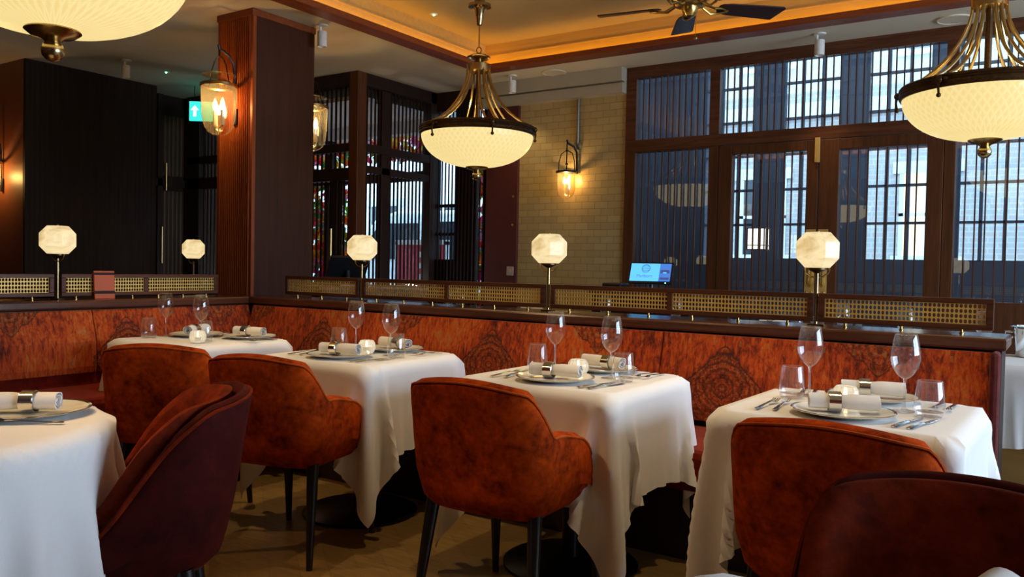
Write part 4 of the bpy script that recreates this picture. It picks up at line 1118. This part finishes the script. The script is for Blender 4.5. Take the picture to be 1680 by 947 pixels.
# ================================================================== CHAIRS
def plan_path(w, yc, d, yf, nexp, flare):
    pts = []
    for i in range(13): pts.append((-w-flare*(1-i/12), yf+(yc-yf)*i/12))
    for i in range(1, 80):
        t = pi*i/80; ct, st_ = cos(t), sin(t)
        pts.append((-w*math.copysign(abs(ct)**(2/nexp), ct), yc-d*abs(st_)**(2/nexp)))
    for i in range(13): pts.append((w+flare*i/12, yc+(yf-yc)*i/12))
    return pts
def resample(pts, n):
    P = np.array(pts); L = np.r_[0, np.cumsum(np.sqrt(((P[1:]-P[:-1])**2).sum(1)))]
    s = np.linspace(0, L[-1], n)
    Q = np.stack([np.interp(s, L, P[:,0]), np.interp(s, L, P[:,1])], 1)
    return Q, s-L[-1]/2, L[-1]
def smooth(a, b, x):
    t = min(1, max(0, (x-a)/(b-a))); return t*t*(3-2*t)
def shell(top_fn, zb, zs, w, yc, d, yf, nexp, flare, th, lean, n=84, taper=.0):
    Q, s, L = resample(plan_path(w, yc, d, yf, nexp, flare), n)
    rings = []; pipe = []
    for i in range(n):
        tg = Q[min(i+1,n-1)]-Q[max(i-1,0)]; tg = tg/np.hypot(*tg); nx, ny = tg[1], -tg[0]
        # outward normal points away from the seat
        if nx*Q[i,0]+ny*(Q[i,1]-.05) < 0: nx, ny = -nx, -ny
        e = L/2-abs(s[i]); zt = top_fn(abs(s[i]))
        rnd_ = .11
        if e < rnd_: zt -= .13*(1-sqrt(max(0, 1-((rnd_-e)/rnd_)**2)))
        backness = smooth(.45, .15, abs(s[i]))
        ln = lambda z: lean*backness*max(0, z-.45)+taper*(z-.62)
        hh = zt-zb; tt = th*(.55 if e < .012 else (.85 if e < .03 else 1))
        q0 = ln(zb+.1); prof = [(-.095+q0,zb-.0),(-.048+q0,zb+.010),(-.018+q0,zb+.04),(-.003+q0,zb+.09)]
        for q in (.35,.6,.8): prof.append((ln(zb+hh*q)+.006*sin(pi*q), zb+hh*q))
        prof += [(ln(zt),zt-.028),(ln(zt)-.008,zt-.010),(ln(zt)-tt*.5,zt),(ln(zt)-tt+.008,zt-.010),(ln(zt)-tt,zt-.028)]
        for q in (.6,.3): prof.append((ln(zb+hh*q)-tt-.01*(1-q), zb+hh*q))
        prof += [(-tt-.015, zs)]
        rings.append([(Q[i,0]+nx*o, Q[i,1]+ny*o, z) for o, z in prof])
        pipe.append((Q[i,0]+nx*(ln(zt)-.003), Q[i,1]+ny*(ln(zt)-.003), zt-.014))
    return MB().loft(rings), pipe
def cushion(g, w, y0, y1, z0, z1, r=.04, nexp=3.2):
    rings = []; cy0, hy = (y0+y1)/2, (y1-y0)/2
    for (k, z) in ((.9,z0),(.985,z0+.015),(1,z0+.04),(1,z1-.035),(.97,z1-.012),(.90,z1-.002),(.6,z1+.006),(.05,z1+.010)):
        rings.append([(w*k*math.copysign(abs(cos(t))**(2/nexp), cos(t)), cy0+hy*k*math.copysign(abs(sin(t))**(2/nexp), sin(t)), z) for t in [2*pi*j/40 for j in range(40)]])
    return g.loft(rings)
def legs(t, zs=.40, wx=.20, yf=.20, yb=-.19):
    for (x, y, ox, oy) in ((wx,yf,.02,.04),(-wx,yf,-.02,.04),(wx,yb,.03,-.06),(-wx,yb,-.03,-.06)):
        MB().tube([(x,y,zs),(x+ox*.5,y+oy*.5,zs/2),(x+ox,y+oy,0)], [.024,.019,.012], 12).build('leg', 'black_leg', t, True)
def armchair(loc, rz, label):
    t = thing('velvet_armchair', label, 'chair', loc, rz, 'orange velvet armchairs')
    top = lambda s: .832-.022*min(1,(s/.2)**2)-.146*smooth(.20,.312,s)-.034*smooth(.33,.56,s)
    g, pipe = shell(top, .372, .41, .256, -.16, .13, .115, 2.9, .0, .062, .10, taper=.03)
    g.build('shell', 'orange_velvet', t, True, ang=70)
    MB().tube(pipe, .0042, 6).build('piping', 'orange_piping', t, True)
    cushion(MB(), .212, -.22, .165, .385, .475).build('seat', 'orange_velvet', t, True, ang=75)
    legs(t); return t
A0 = armchair((-1.578,2.385,0), R(2), 'orange velvet armchair at the third table from left')
dup(A0, (-2.665,2.38,0), R(13), 'orange velvet armchair at the second table from left')
dup(A0, (-.45,2.37,0), R(-3), 'orange velvet armchair at the right table')
dup(A0, (-3.37,2.32,0), R(30), 'orange velvet armchair at the corner table, leftmost armchair')
def side_chair(loc, rz, label):
    t = thing('velvet_side_chair', label, 'chair', loc, rz, 'dark rust velvet side chairs')
    top = lambda s: .832-.03*min(1,(s/.25)**2)-.335*smooth(.19,.53,s)
    g, pipe = shell(top, .34, .40, .245, -.02, .25, .25, 2.3, -.015, .045, .16)
    g.build('shell', 'rust_velvet', t, True, ang=70)
    MB().tube(pipe, .005, 6).build('piping', 'rust_cushion', t, True)
    # inner back cushion
    Q, s, L = resample(plan_path(.195, -.0, .205, .10, 2.3, 0), 40)
    rings = []
    for i in range(40):
        tg = Q[min(i+1,39)]-Q[max(i-1,0)]; tg = tg/np.hypot(*tg); nx, ny = tg[1], -tg[0]
        if nx*Q[i,0]+ny*(Q[i,1]-.05) < 0: nx, ny = -nx, -ny
        zt = top(abs(s[i])*1.12)-.008; bk = smooth(.45,.15,abs(s[i])); e = min(1, (L/2-abs(s[i]))/.05)
        pr = []
        for q in (0,.15,.4,.7,.92,1.0): 
            z = .44+(zt-.44)*q; pr.append((.16*bk*max(0,z-.45)+.012, z))
        for q in (1.0,.9,.6,.3,.1,0):
            z = .44+(zt-.44)*q; pr.append((.16*bk*max(0,z-.45)-(.035*e if 0 < q < 1 else .008), z))
        rings.append([(Q[i,0]+nx*o, Q[i,1]+ny*o, z) for o, z in pr])
    MB().loft(rings).build('back_cushion', 'rust_cushion', t, True, ang=70)
    cushion(MB(), .205, -.20, .26, .39, .47).build('seat', 'rust_velvet', t, True, ang=75)
    legs(t, .37, .17, .17, -.16); return t
B0 = side_chair((-2.14,1.29,0), R(143), 'dark rust velvet side chair at the front left round table')
dup(B0, (-.135,1.37,0), R(176), 'dark velvet side chair back at the bottom right corner')

# ================================================================== LIGHT
W = bpy.data.worlds.new('World'); SC.world = W; W.use_nodes = True
bg = W.node_tree.nodes['Background']; bg.inputs[0].default_value = (.42,.72,1.0,1); bg.inputs[1].default_value = 5.2
def spot(loc, tgt, power, col=(1,.78,.48), size=70, blend=.6, rad=.04, name='spot_light'):
    l = bpy.data.lights.new(name, 'SPOT'); l.energy = power; l.color = col; l.spot_size = R(size); l.spot_blend = blend; l.shadow_soft_size = rad
    o = bpy.data.objects.new(name, l); COL.objects.link(o); o.location = loc
    o.rotation_euler = (Vector(tgt)-Vector(loc)).to_track_quat('-Z', 'Y').to_euler(); return o
def area(loc, tgt, power, sx, sy, col, name='area_light'):
    l = bpy.data.lights.new(name, 'AREA'); l.shape = 'RECTANGLE'; l.size = sx; l.size_y = sy; l.energy = power; l.color = col
    o = bpy.data.objects.new(name, l); COL.objects.link(o); o.location = loc
    o.rotation_euler = (Vector(tgt)-Vector(loc)).to_track_quat('-Z', 'Y').to_euler(); return o
def point(loc, power, col, rad=.05, name='point_light'):
    l = bpy.data.lights.new(name, 'POINT'); l.energy = power; l.color = col; l.shadow_soft_size = rad
    o = bpy.data.objects.new(name, l); COL.objects.link(o); o.location = loc; return o
WARM = (1,.78,.48)
for (x, y) in ((-3.93,2.8),(-2.77,2.86),(-1.61,2.86),(-.55,2.8)):
    spot((max(x+.1,-4.2),y-.05,3.17), (x,y+.12,.75), 70, WARM, 52)
for (x, y) in ((-2.43,.9),):
    spot((x+.2,y+.3,3.17), (x,y,.75), 30, WARM, 40)
spot((-4.25,.8,3.15), (-2.9,2.1,.6), 70, (1,.66,.32), 60)
spot((-2.7,.5,3.15), (-1.5,2.2,.6), 45, (1,.66,.32), 55)
spot((-3.0,.3,3.15), (-2.05,1.4,.65), 75, (1,.66,.34), 30)
for p in ((-3.545,4.80),(-.365,4.97),(-2.66,1.35)): point((p[0],p[1],ZR+.03), 9, (1,.74,.38), .05)
for p in ((-5.04,PY0-.15,2.32),(-5.05,PY1+.15,2.32),(-8.315,3.62,1.95)): point(p, 5, (1,.62,.25), .03)
point((-3.885,YB-.12,2.02), 4, (1,.62,.25), .02)
point((-6.5,6.25,.9), 16, (1,.92,.85), .08)
# ceiling spots by the tiled wall and over the back tables
spot((-4.40,6.50,2.83), (-4.3,6.6,1.0), 12, (1,.74,.40), 95, .8, .03)
spot((-1.592,6.50,2.83), (-1.6,6.3,.5), 18, (1,.74,.40), 80)
spot((-7.15,4.28,2.83), (-7.2,4.3,0), 10, (1,.74,.40), 80)
# daylight through the right-hand windows
area((3.95,3.8,1.75), (-1.0,2.6,.9), 170, 4.2, 1.9, (.72,.80,1.0), 'window_daylight')

SC.view_settings.view_transform = 'Standard'; SC.view_settings.look = 'None'
SC.view_settings.gamma = 1; SC.view_settings.use_curve_mapping = False; SC.view_settings.exposure = .35
cy = SC.cycles
cy.use_denoising = True; cy.max_bounces = 8; cy.diffuse_bounces = 4; cy.glossy_bounces = 4; cy.transmission_bounces = 6; cy.transparent_max_bounces = 24
cy.caustics_reflective = False; cy.caustics_refractive = False; cy.sample_clamp_indirect = 4
